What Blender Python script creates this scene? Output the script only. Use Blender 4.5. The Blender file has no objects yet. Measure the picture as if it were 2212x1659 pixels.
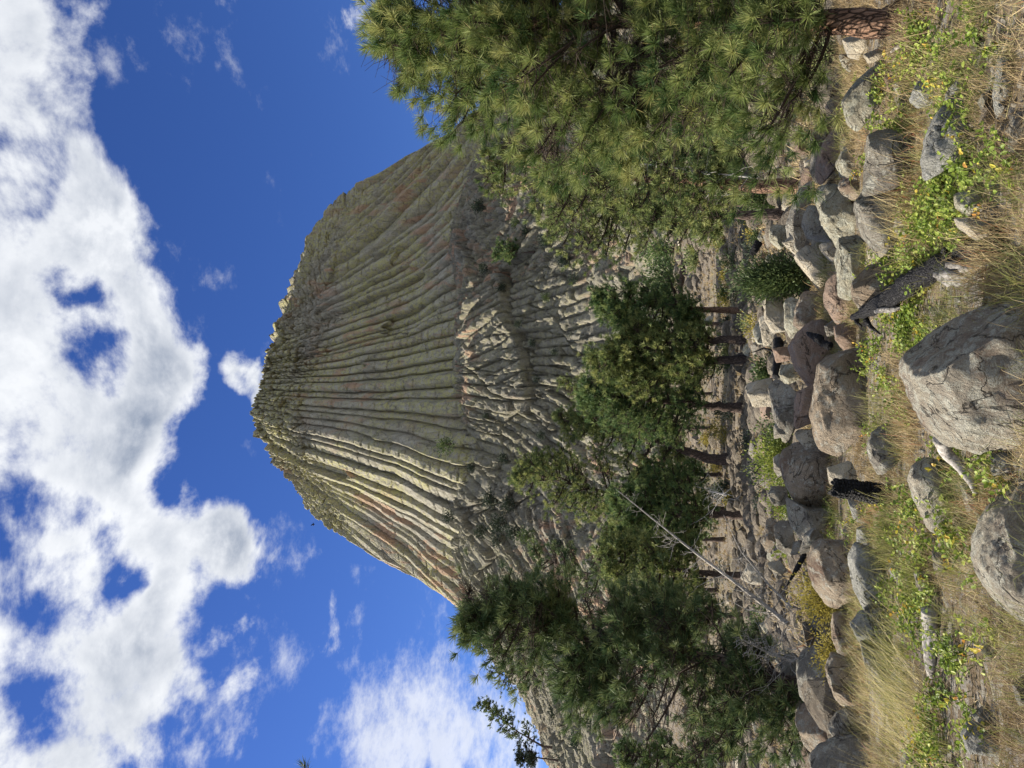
import bpy, math, random
import numpy as np
from mathutils import Vector, Matrix

# ------------------------------------------------------------------ camera, sky, sun, exposure
scene = bpy.context.scene
R = math.radians
PITCH = R(16.0)
F = 1597.0                      # focal length in pixels of a 2212 x 1659 picture
EYE = np.array([0.0, 0.0, 1.6])
FW = np.array([0, math.cos(PITCH), math.sin(PITCH)])
UPV = np.array([0, -math.sin(PITCH), math.cos(PITCH)])
RT = np.array([1.0, 0, 0])

cd = bpy.data.cameras.new('camera')
cam = bpy.data.objects.new('camera', cd)
scene.collection.objects.link(cam)
cd.sensor_width = 36.0
cd.sensor_fit = 'HORIZONTAL'
cd.lens = 36.0 * F / 2212.0
cd.clip_start = 0.05
cd.clip_end = 12000
M = Matrix.Identity(4)          # the photograph was taken with the phone on its side: world up is picture left
for r_ in range(3):
    M[r_][0] = -UPV[r_]; M[r_][1] = RT[r_]; M[r_][2] = -FW[r_]; M[r_][3] = EYE[r_]
cam.matrix_world = M
scene.camera = cam

def ray(x, y):
    return FW + RT * ((829.5 - y) / F) + UPV * ((1106.0 - x) / F)
def P(x, y, d):                 # the place d metres ahead that stands in direction (x, y)
    v = ray(x, y)
    return EYE + v * (d / v[1])

SUN_AZ = R(-77)                 # from the view direction (+Y) towards the left
SUN_EL = R(36)
sdir = np.array([math.sin(SUN_AZ) * math.cos(SUN_EL), math.cos(SUN_AZ) * math.cos(SUN_EL), math.sin(SUN_EL)])
sl = bpy.data.lights.new('sun', 'SUN')
sl.energy = 5.0
sl.angle = R(0.6)
sl.color = (1.0, 0.9, 0.76)
so = bpy.data.objects.new('sun', sl)
so.rotation_euler = Vector(sdir).to_track_quat('Z', 'Y').to_euler()
so.location = (-60, 20, 60)
scene.collection.objects.link(so)

scene.view_settings.view_transform = 'Standard'
scene.view_settings.look = 'None'
scene.view_settings.exposure = 1.15
scene.view_settings.gamma = 1.0
scene.render.resolution_x = 1024
scene.render.resolution_y = 768

def N(nt, t, **kw):
    n = nt.nodes.new(t)
    for k, v in kw.items():
        if k.startswith('i_'):
            key = k[2:]
            key = int(key) if key.isdigit() else key.replace('_', ' ')
            n.inputs[key].default_value = v
        else:
            setattr(n, k, v)
    return n
def math_(nt, op, a, b=None, c=None, clamp=False):
    n = nt.nodes.new('ShaderNodeMath'); n.operation = op; n.use_clamp = clamp
    for i, v in enumerate((a, b, c)):
        if v is None: continue
        if isinstance(v, (int, float)): n.inputs[i].default_value = v
        else: nt.links.new(v, n.inputs[i])
    return n.outputs[0]
def vmath(nt, op, a, b=None):
    n = nt.nodes.new('ShaderNodeVectorMath'); n.operation = op
    for i, v in enumerate((a, b)):
        if v is None: continue
        if hasattr(v, 'is_output'): nt.links.new(v, n.inputs[i])
        else: n.inputs[i].default_value = v
    return n
def maprange(nt, v, a, b, c=0.0, d=1.0, smooth=True):
    n = nt.nodes.new('ShaderNodeMapRange')
    n.interpolation_type = 'SMOOTHSTEP' if smooth else 'LINEAR'
    nt.links.new(v, n.inputs[0])
    for i, q in enumerate((a, b, c, d)): n.inputs[i + 1].default_value = q
    return n.outputs[0]
def mix(nt, fac, a, b, mode='MIX'):
    n = nt.nodes.new('ShaderNodeMix'); n.data_type = 'RGBA'; n.blend_type = mode
    if isinstance(fac, (int, float)): n.inputs[0].default_value = fac
    else: nt.links.new(fac, n.inputs[0])
    for i, v in ((6, a), (7, b)):
        if hasattr(v, 'is_output'): nt.links.new(v, n.inputs[i])
        else: n.inputs[i].default_value = (*v[:3], 1)
    return n.outputs[2]

def build_world():
    w = bpy.data.worlds.new('World'); scene.world = w; w.use_nodes = True
    nt = w.node_tree; nt.nodes.clear()
    L = nt.links
    out = N(nt, 'ShaderNodeOutputWorld'); bg = N(nt, 'ShaderNodeBackground')
    STR = 0.085
    bg.inputs[1].default_value = STR
    L.new(bg.outputs[0], out.inputs[0])
    sky = N(nt, 'ShaderNodeTexSky', sky_type='NISHITA', sun_disc=False)
    sky.sun_elevation = SUN_EL
    sky.sun_rotation = SUN_AZ
    sky.air_density = 1.0; sky.dust_density = 0.25; sky.ozone_density = 4.0; sky.altitude = 1500
    hs = N(nt, 'ShaderNodeHueSaturation', i_Hue=.517, i_Saturation=1.2, i_Value=0.82)
    L.new(sky.outputs[0], hs.inputs['Color'])
    tc = N(nt, 'ShaderNodeTexCoord')
    dv = vmath(nt, 'NORMALIZE', tc.outputs['Generated']).outputs[0]
    sp = N(nt, 'ShaderNodeSeparateXYZ'); L.new(dv, sp.inputs[0])
    zz = math_(nt, 'ADD', math_(nt, 'MAXIMUM', sp.outputs[2], 0.0), 0.22)
    inv = math_(nt, 'DIVIDE', 1.0, zz)
    sc = nt.nodes.new('ShaderNodeVectorMath'); sc.operation = 'SCALE'
    L.new(dv, sc.inputs[0]); L.new(inv, sc.inputs['Scale'])
    pv = sc.outputs[0]
    def noise(vec, scale, detail, rough, dist=0.0):
        n = N(nt, 'ShaderNodeTexNoise', i_Scale=scale, i_Detail=detail, i_Roughness=rough, i_Distortion=dist)
        L.new(vec, n.inputs['Vector']); return n.outputs[0]
    n1 = noise(pv, 5.2, 14, 0.62, 0.15)
    off = vmath(nt, 'ADD', pv, tuple(sdir * 0.035)).outputs[0]
    n1b = noise(off, 5.2, 12, 0.60, 0.15)
    n1s = noise(pv, 5.2, 8, 0.58, 0.15)
    nw = noise(pv, 8.0, 12, 0.68, 0.0)
    n1f = noise(pv, 5.2, 12, 0.60, 0.15)
    nbig = noise(pv, 1.4, 3, 0.5)
    # the cloud deck ends along two great circles; inside it there are gaps and thick cores
    def plane(p0, p1, inside, w0, w1):
        a = ray(*p0); b = ray(*p1); n = np.cross(a, b); n = n / np.linalg.norm(n)
        if np.dot(n, ray(*inside)) < 0: n = -n
        d = vmath(nt, 'DOT_PRODUCT', dv, tuple(n)).outputs['Value']
        return maprange(nt, d, w0, w1)
    wn = N(nt, 'ShaderNodeTexNoise', i_Scale=4.0, i_Detail=3, i_Roughness=.55); L.new(pv, wn.inputs['Vector'])
    wv = vmath(nt, 'SUBTRACT', wn.outputs[1], (.5, .5, .5)).outputs[0]
    ws = nt.nodes.new('ShaderNodeVectorMath'); ws.operation = 'SCALE'; L.new(wv, ws.inputs[0]); ws.inputs['Scale'].default_value = .20
    dv = vmath(nt, 'NORMALIZE', vmath(nt, 'ADD', dv, ws.outputs[0]).outputs[0]).outputs[0]
    deck = math_(nt, 'MULTIPLY', plane((120, 0), (525, 1000), (50, 900), -0.05, 0.06),
                 plane((640, 1180), (420, 1659), (50, 900), -0.05, 0.07))
    cov = math_(nt, 'SUBTRACT', math_(nt, 'MULTIPLY', deck, 1.0), 0.70)
    def blob(x, y, rad, wgt):
        nonlocal cov
        c = ray(x, y); c = c / np.linalg.norm(c)
        d = vmath(nt, 'DOT_PRODUCT', dv, tuple(c)).outputs['Value']
        m = maprange(nt, d, math.cos(R(rad)), math.cos(R(rad * 0.12)), 0.0, wgt)
        cov = math_(nt, 'ADD', cov, m)
    for b in [(545, 808, 3.2, 1.5), (478, 850, 3.4, -.55), (430, 850, 4.5, 0.15), (40, 40, 7, 0.35), (300, 440, 4, 0.25),
              (360, 540, 2.6, 0.4), (280, 1500, 14, 0.22), (230, 1400, 7, .2), (130, 1500, 8, .2), (560, 1150, 5, 0.3), 
              (150, 900, 12, 0.2), (250, 620, 7, .2), (30, 800, 12, .2), (150, 480, 8, .15), (330, 1330, 6, .15), (540, 1180, 4, .2),
              (172, 705, 3.0, -0.42), (208, 790, 2.6, -0.5), (120, 650, 2.2, -.3), (100, 650, 2.6, -0.22), (430, 985, 4.6, -0.6), (350, 1010, 3.0, -0.3),
              (60, 1085, 3.0, -0.4), (180, 1100, 3.2, -0.36), (275, 1235, 2.6, -0.55), (250, 1280, 2.4, -.4), (230, 1340, 3, -0.36), (80, 1330, 3.5, -0.3),
              (30, 1450, 4, -0.35), (290, 1560, 4, -0.35), (110, 1565, 2.5, -0.3), (490, 1390, 5, -0.25), (30, 180, 5, -0.15), (60, 400, 3, -.15)]:
        blob(*b)
    def centred(v, k): return math_(nt, 'MULTIPLY', math_(nt, 'SUBTRACT', v, 0.5), k)
    raw = math_(nt, 'ADD', centred(n1, 4.3), cov)
    dens = maprange(nt, raw, -0.16, 0.56)
    # low veil near the skyline on the left and small wisps
    cov2_base = cov
    cov = math_(nt, 'MULTIPLY', deck, 0.0)
    for b in [(1000, 1640, 11, 0.34), (890, 1580, 5, 0.25), (760, 1655, 5, 0.30), (1150, 1500, 14, 0.28), (440, 120, 2.5, 0.22),
              (550, 510, 2, 0.2), (500, 620, 2, 0.16), (560, 700, 2.4, 0.24), (640, 1160, 4, 0.34), (660, 1420, 3, 0.1), (620, 1480, 4, 0.1),
              (480, 1420, 7, 0.2), (380, 620, 3, 0.3), (430, 760, 3, 0.16), (200, 40, 3, .15), (210, 130, 3, .2)]:
        blob(*b)
    wisp = math_(nt, 'MULTIPLY', maprange(nt, math_(nt, 'ADD', centred(nw, 2.2), cov), 0.24, 1.0), 0.75)
    veil = math_(nt, 'MAXIMUM', dens, wisp)
    lit = maprange(nt, math_(nt, 'SUBTRACT', n1f, n1b), -0.13, 0.11, smooth=False)
    thick = maprange(nt, math_(nt, 'ADD', math_(nt, 'ADD', centred(n1s, 2.4), cov2_base), centred(nbig, 1.6)), -0.1, 1.5)
    shade = math_(nt, 'MULTIPLY', math_(nt, 'ADD', math_(nt, 'MULTIPLY', thick, .95), .12), math_(nt, 'SUBTRACT', 1.02, math_(nt, 'MULTIPLY', lit, .86)), clamp=True)
    white = (0.46 / STR, 0.47 / STR, 0.485 / STR)
    grey = (0.07 / STR, 0.10 / STR, 0.16 / STR)
    cc = mix(nt, shade, white, grey)
    col = mix(nt, veil, hs.outputs[0], cc)
    L.new(col, bg.inputs[0])
build_world()

# ------------------------------------------------------------------ helpers
rng = np.random.default_rng(7)
random.seed(7)

def _h(ix, iy, iz, seed):
    n = (ix * 374761393 + iy * 668265263 + iz * 2147483647 + seed * 974634777) & 0xffffffff
    n = ((n ^ (n >> 13)) * 1274126177) & 0xffffffff
    n = ((n ^ (n >> 16)) * 2246822519) & 0xffffffff
    return ((n ^ (n >> 15)) & 0xffffff) / float(0xffffff)
def vnoise(p, seed=0):
    p = np.asarray(p, dtype=float)
    i = np.floor(p).astype(np.int64); f = p - i; f = f * f * (3 - 2 * f)
    r = 0
    for dx in (0, 1):
        wx = f[..., 0] if dx else 1 - f[..., 0]
        for dy in (0, 1):
            wy = f[..., 1] if dy else 1 - f[..., 1]
            for dz in (0, 1):
                wz = f[..., 2] if dz else 1 - f[..., 2]
                r = r + wx * wy * wz * _h(i[..., 0] + dx, i[..., 1] + dy, i[..., 2] + dz, seed)
    return r * 2 - 1
def fbm(p, octv=4, seed=0, gain=0.5):
    s = 0; a = 1.0; q = np.asarray(p, dtype=float)
    for k in range(octv):
        s = s + a * vnoise(q, seed + k * 13); a *= gain; q = q * 2.03 + 7.1
    return s
def worley(u, v, seed):
    iu = np.floor(u).astype(np.int64); iv = np.floor(v).astype(np.int64)
    f1 = np.full(u.shape, 9.0); f2 = np.full(u.shape, 9.0); cid = np.zeros(u.shape); du_ = np.zeros(u.shape); dv_ = np.zeros(u.shape)
    for a in (-1, 0, 1):
        for b in (-1, 0, 1):
            cu = iu + a; cv = iv + b
            ju = _h(cu, cv, cu * 0, seed); jv = _h(cu, cv, cu * 0 + 1, seed)
            ex = u - (cu + 0.15 + 0.7 * ju); ey = v - (cv + 0.15 + 0.7 * jv)
            dd = np.maximum(np.abs(ex), np.abs(ey)) * 0.5 + np.sqrt(ex ** 2 + ey ** 2) * 0.5
            c = _h(cu, cv, cu * 0 + 2, seed)
            near = dd < f1
            f2 = np.where(near, f1, np.minimum(f2, dd))
            cid = np.where(near, c, cid); du_ = np.where(near, ex, du_); dv_ = np.where(near, ey, dv_)
            f1 = np.where(near, dd, f1)
    return f1, f2, cid, du_, dv_

def mesh_obj(name, V, faces, mat, parent=None, base=None, smooth=True, rnd=None, link=True):
    V = np.asarray(V, dtype=np.float32)
    if base is not None: V = V - np.asarray(base, dtype=np.float32)
    me = bpy.data.meshes.new(name)
    if not isinstance(faces, list): faces = [faces]
    faces = [np.asarray(f, dtype=np.int32) for f in faces if len(f)]
    me.vertices.add(len(V)); me.vertices.foreach_set('co', V.ravel())
    nl = sum(f.size for f in faces); npoly = sum(len(f) for f in faces)
    me.loops.add(nl); me.polygons.add(npoly)
    me.loops.foreach_set('vertex_index', np.concatenate([f.ravel() for f in faces]))
    tot = np.concatenate([np.full(len(f), f.shape[1], dtype=np.int32) for f in faces])
    st = np.concatenate([[0], np.cumsum(tot)[:-1]]).astype(np.int32)
    me.polygons.foreach_set('loop_start', st); me.polygons.foreach_set('loop_total', tot)
    me.polygons.foreach_set('use_smooth', np.full(npoly, smooth, dtype=bool))
    if rnd is not None:
        a = me.attributes.new('rnd', 'FLOAT', 'POINT'); a.data.foreach_set('value', np.asarray(rnd, dtype=np.float32))
    me.update(calc_edges=True)
    me.materials.append(mat)
    o = bpy.data.objects.new(name, me)
    if link: scene.collection.objects.link(o)
    if parent is not None: o.parent = parent
    elif base is not None: o.location = [float(c) for c in base]
    return o
def tag(o, label=None, cat=None, group=None, kind=None):
    if label: o['label'] = label
    if cat: o['category'] = cat
    if group: o['group'] = group
    if kind: o['kind'] = kind
    return o
def empty(name, loc, label, cat, group=None):
    o = bpy.data.objects.new(name, None); scene.collection.objects.link(o)
    o.location = [float(c) for c in loc]; o.empty_display_size = 0.2
    return tag(o, label, cat, group)
def copy_tree(o, loc=None, scale=None, rotz=None, label=None):
    c = o.copy(); scene.collection.objects.link(c)
    if loc is not None: c.location = [float(q) for q in loc]
    if scale is not None: c.scale = scale if hasattr(scale, '__len__') else (scale,) * 3
    if rotz is not None: c.rotation_euler = (0, 0, rotz)
    if label: c['label'] = label
    for ch in list(o.children):
        k = ch.copy(); scene.collection.objects.link(k); k.parent = c
    return c

class MB:                       # collects geometry
    def __init__(s): s.V = []; s.Q = []; s.T = []; s.r = []; s.n = 0
    def add(s, V, Q=None, T=None, r=None):
        V = np.asarray(V, dtype=float).reshape(-1, 3)
        if Q is not None and len(Q): s.Q.append(np.asarray(Q).reshape(-1, 4) + s.n)
        if T is not None and len(T): s.T.append(np.asarray(T).reshape(-1, 3) + s.n)
        s.V.append(V); s.r.append(np.full(len(V), 0.5) if r is None else np.asarray(r)); s.n += len(V)
    def obj(s, name, mat, parent=None, base=None, smooth=True):
        f = []
        if s.Q: f.append(np.concatenate(s.Q))
        if s.T: f.append(np.concatenate(s.T))
        return mesh_obj(name, np.concatenate(s.V), f, mat, parent, base, smooth, np.concatenate(s.r))
    def tube(s, pts, rad, n=6, rnd=None, bump=0.0, seed=0, caps=True):
        pts = np.asarray(pts, dtype=float); m = len(pts)
        rad = np.asarray(rad, dtype=float) * np.ones(m)
        t = np.gradient(pts, axis=0); t /= np.linalg.norm(t, axis=1)[:, None] + 1e-9
        ref = np.array([0.13, 0.31, 0.94]) if abs(t[0][2]) < 0.9 else np.array([1.0, 0.1, 0])
        a = np.cross(t, ref); a /= np.linalg.norm(a, axis=1)[:, None] + 1e-9
        b = np.cross(t, a)
        ang = np.linspace(0, 2 * np.pi, n, endpoint=False)
        ring = (a[:, None, :] * np.cos(ang)[None, :, None] + b[:, None, :] * np.sin(ang)[None, :, None])
        rr = rad[:, None] * np.ones(n)[None, :]
        if bump:
            q = pts[:, None, :] + ring * rad[:, None, None]
            rr = rr * (1 + bump * fbm(q * 0.9 / max(rad.mean(), 1e-3), 3, seed))
        V = pts[:, None, :] + ring * rr[..., None]
        i = np.arange(m - 1)[:, None] * n; j = np.arange(n)[None, :]; jn = (j + 1) % n
        Q = np.stack([i + j, i + jn, i + n + jn, i + n + j], -1).reshape(-1, 4)
        V = V.reshape(-1, 3); T = []
        if caps:
            V = np.vstack([V, pts[0], pts[-1]]); c0 = m * n; c1 = c0 + 1
            for k in range(n):
                T.append((c0, (k + 1) % n, k)); T.append((c1, (m - 1) * n + k, (m - 1) * n + (k + 1) % n))
        s.add(V, Q, T, None if rnd is None else np.full(len(V), rnd))
    def blades(s, O, D, L, W, r):                # needles: one thin triangle each
        k = len(O)
        side = np.cross(D, rng.normal(size=(k, 3))); side /= np.linalg.norm(side, axis=1)[:, None] + 1e-9
        W = (np.ones(k) * W)[:, None]; L = (np.ones(k) * L)[:, None]
        mid = O + D * L * 0.55
        V = np.stack([O - side * W * .35, O + side * W * .35, mid + side * W * .5, mid - side * W * .5, O + D * L], 1).reshape(-1, 3)
        b = np.arange(k)[:, None] * 5
        s.add(V, (b + np.array([0, 1, 2, 3])), (b + np.array([3, 2, 4])), np.repeat(r, 5))
    def leaves(s, O, D, Nn, L, W, r):            # ovate folded leaf
        k = len(O)
        side = np.cross(D, Nn); side /= np.linalg.norm(side, axis=1)[:, None] + 1e-9
        nn = np.cross(side, D)
        L = (np.ones(k) * L)[:, None]; W = (np.ones(k) * W)[:, None]
        c1 = O + D * L * .3 - nn * L * .04; c2 = O + D * L * .68 - nn * L * .05
        V = np.stack([O, c1 + side * W * .48 + nn * W * .18, c2 + side * W * .42 + nn * W * .16, O + D * L - nn * L * .12,
                      c2 - side * W * .42 + nn * W * .16, c1 - side * W * .48 + nn * W * .18, c1, c2], 1).reshape(-1, 3)
        b = np.arange(k)[:, None] * 8
        Q = np.concatenate([b + np.array([6, 1, 2, 7]), b + np.array([5, 6, 7, 4])])
        T = np.concatenate([b + np.array([0, 1, 6]), b + np.array([0, 6, 5]), b + np.array([7, 2, 3]), b + np.array([7, 3, 4])])
        s.add(V, Q, T, np.repeat(r, 8))

def nrm(a): return a / (np.linalg.norm(a, axis=-1, keepdims=True) + 1e-9)

# ------------------------------------------------------------------ materials
def base_mat(name, rough=0.9, spec=0.2):
    m = bpy.data.materials.new(name); m.use_nodes = True
    nt = m.node_tree; b = nt.nodes['Principled BSDF']
    b.inputs['Roughness'].default_value = rough
    b.inputs['Specular IOR Level'].default_value = spec
    return m, nt, b
def tex_noise(nt, vec, scale, detail=6, rough=0.6, dist=0.0):
    n = N(nt, 'ShaderNodeTexNoise', i_Scale=scale, i_Detail=detail, i_Roughness=rough, i_Distortion=dist)
    nt.links.new(vec, n.inputs['Vector']); return n.outputs[0]
def coords(nt, scale=(1, 1, 1), rand=True):
    tc = N(nt, 'ShaderNodeTexCoord'); mp = N(nt, 'ShaderNodeMapping')
    mp.inputs['Scale'].default_value = scale
    nt.links.new(tc.outputs['Object'], mp.inputs[0])
    if rand:
        oi = N(nt, 'ShaderNodeObjectInfo')
        v = vmath(nt, 'SCALE', (37.0, 11.0, 23.0)); nt.links.new(oi.outputs['Random'], v.inputs['Scale'])
        return vmath(nt, 'ADD', mp.outputs[0], v.outputs[0]).outputs[0]
    return mp.outputs[0]
def bump(nt, b, h, strength, dist):
    n = N(nt, 'ShaderNodeBump', i_Strength=strength, i_Distance=dist)
    nt.links.new(h, n.inputs['Height']); nt.links.new(n.outputs[0], b.inputs['Normal'])

def rock_mat(name, c1, c2, lichen, dark, lich_amt=0.5, dark_amt=0.5, s=1.0, stain=None):
    c1, c2 = [tuple(q * k for q, k in zip(c, (1.22, 1.16, 1.04))) for c in (c1, c2)]
    m, nt, b = base_mat(name, 0.92, 0.15)
    co = coords(nt)
    big = maprange(nt, tex_noise(nt, co, 1.6 * s, 5, 0.6, .3), 0.38, 0.62)
    col = mix(nt, big, c1, c2)
    if stain: col = mix(nt, maprange(nt, tex_noise(nt, co, 1.1 * s, 6, 0.65, .6), 0.52, 0.66), col, stain)
    li = maprange(nt, tex_noise(nt, co, 9 * s, 8, 0.72, .4), 0.60 - 0.16 * lich_amt, 0.66 - 0.10 * lich_amt)
    col = mix(nt, math_(nt, 'MULTIPLY', li, 0.85), col, lichen)
    v = N(nt, 'ShaderNodeTexVoronoi', i_Scale=26 * s, i_Randomness=1.0); nt.links.new(co, v.inputs['Vector'])
    patch = maprange(nt, tex_noise(nt, co, 3.1 * s, 4, 0.6), 0.42, 0.66)
    spot = math_(nt, 'MULTIPLY', maprange(nt, tex_noise(nt, co, 20 * s, 7, 0.75), 0.64 - 0.14 * dark_amt, 0.68 - 0.10 * dark_amt), patch)
    col = mix(nt, math_(nt, 'MULTIPLY', spot, 0.85), col, dark)
    grain = tex_noise(nt, co, 75 * s, 3, 0.7)
    col = mix(nt, maprange(nt, grain, 0.3, 0.7, 0.0, 0.5), col, (c1[0] * .35, c1[1] * .35, c1[2] * .35))
    crk = tex_noise(nt, co, 4.5 * s, 9, 0.68, 1.2)
    fr = math_(nt, 'ABSOLUTE', math_(nt, 'SUBTRACT', tex_noise(nt, co, 1.3 * s, 5, .55, .9), .5))
    fr = maprange(nt, fr, 0.0, 0.010)
    col = mix(nt, math_(nt, 'ADD', math_(nt, 'MULTIPLY', fr, .7), .3), (.03, .027, .024), col)
    crk = math_(nt, 'ADD', crk, math_(nt, 'MULTIPLY', fr, .25))
    hh = math_(nt, 'ADD', math_(nt, 'MULTIPLY', crk, 1.3), math_(nt, 'MULTIPLY', grain, 0.22))
    hh = math_(nt, 'ADD', hh, math_(nt, 'MULTIPLY', li, 0.06))
    nt.links.new(col, b.inputs['Base Color'])
    bump(nt, b, hh, 1.0, 0.14 / s)
    return m
MAT = {}
MAT['grey'] = rock_mat('grey_rock', (.20, .195, .185), (.33, .32, .29), (.50, .50, .43), (.03, .03, .03), .65, .6)
MAT['lichen'] = rock_mat('lichen_rock', (.28, .275, .24), (.38, .375, .31), (.56, .57, .47), (.03, .03, .03), .9, .7)
MAT['pink'] = rock_mat('pink_rock', (.33, .25, .21), (.28, .225, .195), (.42, .38, .33), (.05, .045, .04), .35, .35)
MAT['brown'] = rock_mat('brown_rock', (.25, .21, .17), (.35, .31, .26), (.50, .49, .42), (.05, .04, .035), .6, .4, 1, (.20, .135, .10))
MAT['pale'] = rock_mat('pale_rock', (.42, .40, .35), (.50, .47, .40), (.58, .57, .50), (.06, .06, .05), .5, .3)
MAT['blue'] = rock_mat('blue_grey_rock', (.27, .285, .29), (.36, .38, .375), (.47, .48, .45), (.03, .03, .035), .6, .8)
MAT['rubble'] = rock_mat('shaded_rubble_rock', (.135, .12, .105), (.22, .20, .17), (.30, .29, .25), (.03, .03, .03), .4, .5)  # rock colours darkened to stand in for shade on the slope
MAT['hero'] = rock_mat('speckled_rock', (.27, .255, .23), (.37, .355, .31), (.52, .52, .44), (.06, .05, .045), .85, .25, 1.3, (.25, .19, .145))

def wood_mat(name, c1, c2, zs=0.15, s=20, bd=0.01, rough=.85):
    m, nt, b = base_mat(name, rough, 0.2)
    co = coords(nt, (1, 1, zs))
    n1 = tex_noise(nt, co, s, 7, .65, .4)
    nt.links.new(mix(nt, maprange(nt, n1, .35, .65), c1, c2), b.inputs['Base Color'])
    bump(nt, b, n1, 1.0, bd); return m
MAT['deadwood'] = wood_mat('weathered_wood', (.20, .185, .165), (.42, .40, .37), 1, 30)
MAT['greywood'] = wood_mat('split_grey_wood', (.07, .065, .06), (.27, .26, .24), 1, 34)
MAT['whitewood'] = wood_mat('bleached_wood', (.36, .34, .31), (.62, .60, .56), 1, 24)
def bark_mat(name, c1, c2, crack, s=24):
    m, nt, b = base_mat(name, .95, .1)
    co = coords(nt, (1, 1, .28))
    v = N(nt, 'ShaderNodeTexVoronoi', feature='DISTANCE_TO_EDGE', i_Scale=s)
    wv = N(nt, 'ShaderNodeTexNoise', i_Scale=6.0); nt.links.new(co, wv.inputs['Vector'])
    ad = vmath(nt, 'ADD', co, vmath(nt, 'SCALE', wv.outputs[1]).outputs[0]); 
    ad.inputs[1].links[0].from_node.inputs['Scale'].default_value = .12
    nt.links.new(ad.outputs[0], v.inputs['Vector'])
    e = maprange(nt, v.outputs[0], 0.0, 0.16)
    n1 = tex_noise(nt, co, 14, 6, .7)
    col = mix(nt, maprange(nt, n1, .35, .65), c1, c2)
    col = mix(nt, math_(nt, 'ADD', math_(nt, 'MULTIPLY', e, .75), .25), crack, col)
    nt.links.new(col, b.inputs['Base Color'])
    bump(nt, b, math_(nt, 'ADD', e, math_(nt, 'MULTIPLY', n1, .5)), 1.0, .03); return m
MAT['bark'] = bark_mat('pine_bark', (.20, .115, .075), (.33, .215, .15), (.03, .022, .018))
MAT['bark_dark'] = bark_mat('dark_pine_bark', (.085, .065, .055), (.16, .12, .10), (.02, .016, .014), 14)
MAT['twig'] = base_mat('twig_bark', .9, .1)[0]
MAT['twig'].node_tree.nodes['Principled BSDF'].inputs['Base Color'].default_value = (.055, .042, .034, 1)
def char_mat():
    m, nt, b = base_mat('charred_wood', .62, .25)
    co = coords(nt, (1, 1, 1))
    v = N(nt, 'ShaderNodeTexVoronoi', feature='DISTANCE_TO_EDGE', i_Scale=34.0, i_Randomness=.7); nt.links.new(co, v.inputs['Vector'])
    n1 = tex_noise(nt, co, 14, 8, .7)
    e = maprange(nt, v.outputs[0], 0, .2)
    col = mix(nt, maprange(nt, n1, .4, .7), (.006, .006, .007), (.018, .018, .020))
    nt.links.new(col, b.inputs['Base Color'])
    bump(nt, b, math_(nt, 'ADD', e, n1), 1.0, .02); return m
MAT['char'] = char_mat()

def leaf_mat(name, stops, trans=0.25, rough=.6, patch=None, patch_scale=1.0):
    m, nt, b = base_mat(name, rough, .25)
    at = N(nt, 'ShaderNodeAttribute', attribute_name='rnd')
    cr = N(nt, 'ShaderNodeValToRGB'); nt.links.new(at.outputs['Fac'], cr.inputs[0])
    el = cr.color_ramp.elements
    while len(el) < len(stops): el.new(0.5)
    for e, (p, c) in zip(el, stops): e.position = p; e.color = (*c, 1)
    col = cr.outputs[0]
    if patch:
        co = coords(nt, (1, 1, 1), False)
        col = mix(nt, maprange(nt, tex_noise(nt, co, patch_scale, 4, .6), .42, .62), col, patch)
    nt.links.new(col, b.inputs['Base Color'])
    if trans:
        tr = N(nt, 'ShaderNodeBsdfTranslucent'); nt.links.new(col, tr.inputs[0])
        mx = N(nt, 'ShaderNodeMixShader'); mx.inputs[0].default_value = trans
        out = nt.nodes['Material Output']
        nt.links.new(b.outputs[0], mx.inputs[1]); nt.links.new(tr.outputs[0], mx.inputs[2]); nt.links.new(mx.outputs[0], out.inputs[0])
    return m
MAT['needle'] = leaf_mat('pine_needles', [(0, (.05, .095, .03)), (.45, (.15, .205, .06)), (.85, (.31, .34, .12)), (.97, (.34, .29, .11)), (1, (.30, .20, .09))], .35)
MAT['needle_dark'] = leaf_mat('dark_pine_needles', [(0, (.04, .075, .03)), (.5, (.11, .16, .06)), (.92, (.24, .28, .11)), (1, (.19, .17, .08))], .25)
MAT['needle_mid'] = leaf_mat('midway_pine_needles', [(0, (.06, .10, .035)), (.5, (.18, .225, .075)), (1, (.36, .37, .13))], .3)
MAT['needle_far'] = leaf_mat('distant_green_needles', [(0, (.045, .09, .035)), (.5, (.12, .185, .065)), (1, (.27, .32, .11))], .3)
MAT['juniper'] = leaf_mat('juniper_foliage', [(0, (.04, .07, .03)), (.6, (.09, .13, .045)), (1, (.16, .19, .07))], .25)
MAT['limegreen'] = leaf_mat('bright_shrub_leaves', [(0, (.09, .14, .03)), (.5, (.19, .24, .05)), (1, (.34, .36, .08))], .35)
MAT['gold'] = leaf_mat('golden_shrub_leaves', [(0, (.13, .12, .03)), (.5, (.28, .24, .05)), (1, (.45, .38, .10))], .3)
MAT['palegreen'] = leaf_mat('pale_shrub_leaves', [(0, (.10, .13, .05)), (.5, (.20, .24, .10)), (1, (.34, .36, .16))], .3)
MAT['darkshrub'] = leaf_mat('dark_shrub_leaves', [(0, (.022, .036, .022)), (.6, (.045, .065, .04)), (1, (.085, .10, .06))], .1)
MAT['leafy'] = leaf_mat('vine_leaves', [(0, (.07, .12, .02)), (.5, (.19, .27, .04)), (.85, (.38, .42, .09)), (.95, (.50, .42, .05)), (1, (.45, .20, .05))], .35, .5)
MAT['drygrass'] = leaf_mat('dry_grass', [(0, (.16, .115, .06)), (.4, (.33, .25, .13)), (.7, (.48, .39, .22)), (.84, (.28, .30, .11)), (.92, (.40, .18, .09)), (1, (.36, .15, .08))], .25)
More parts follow.
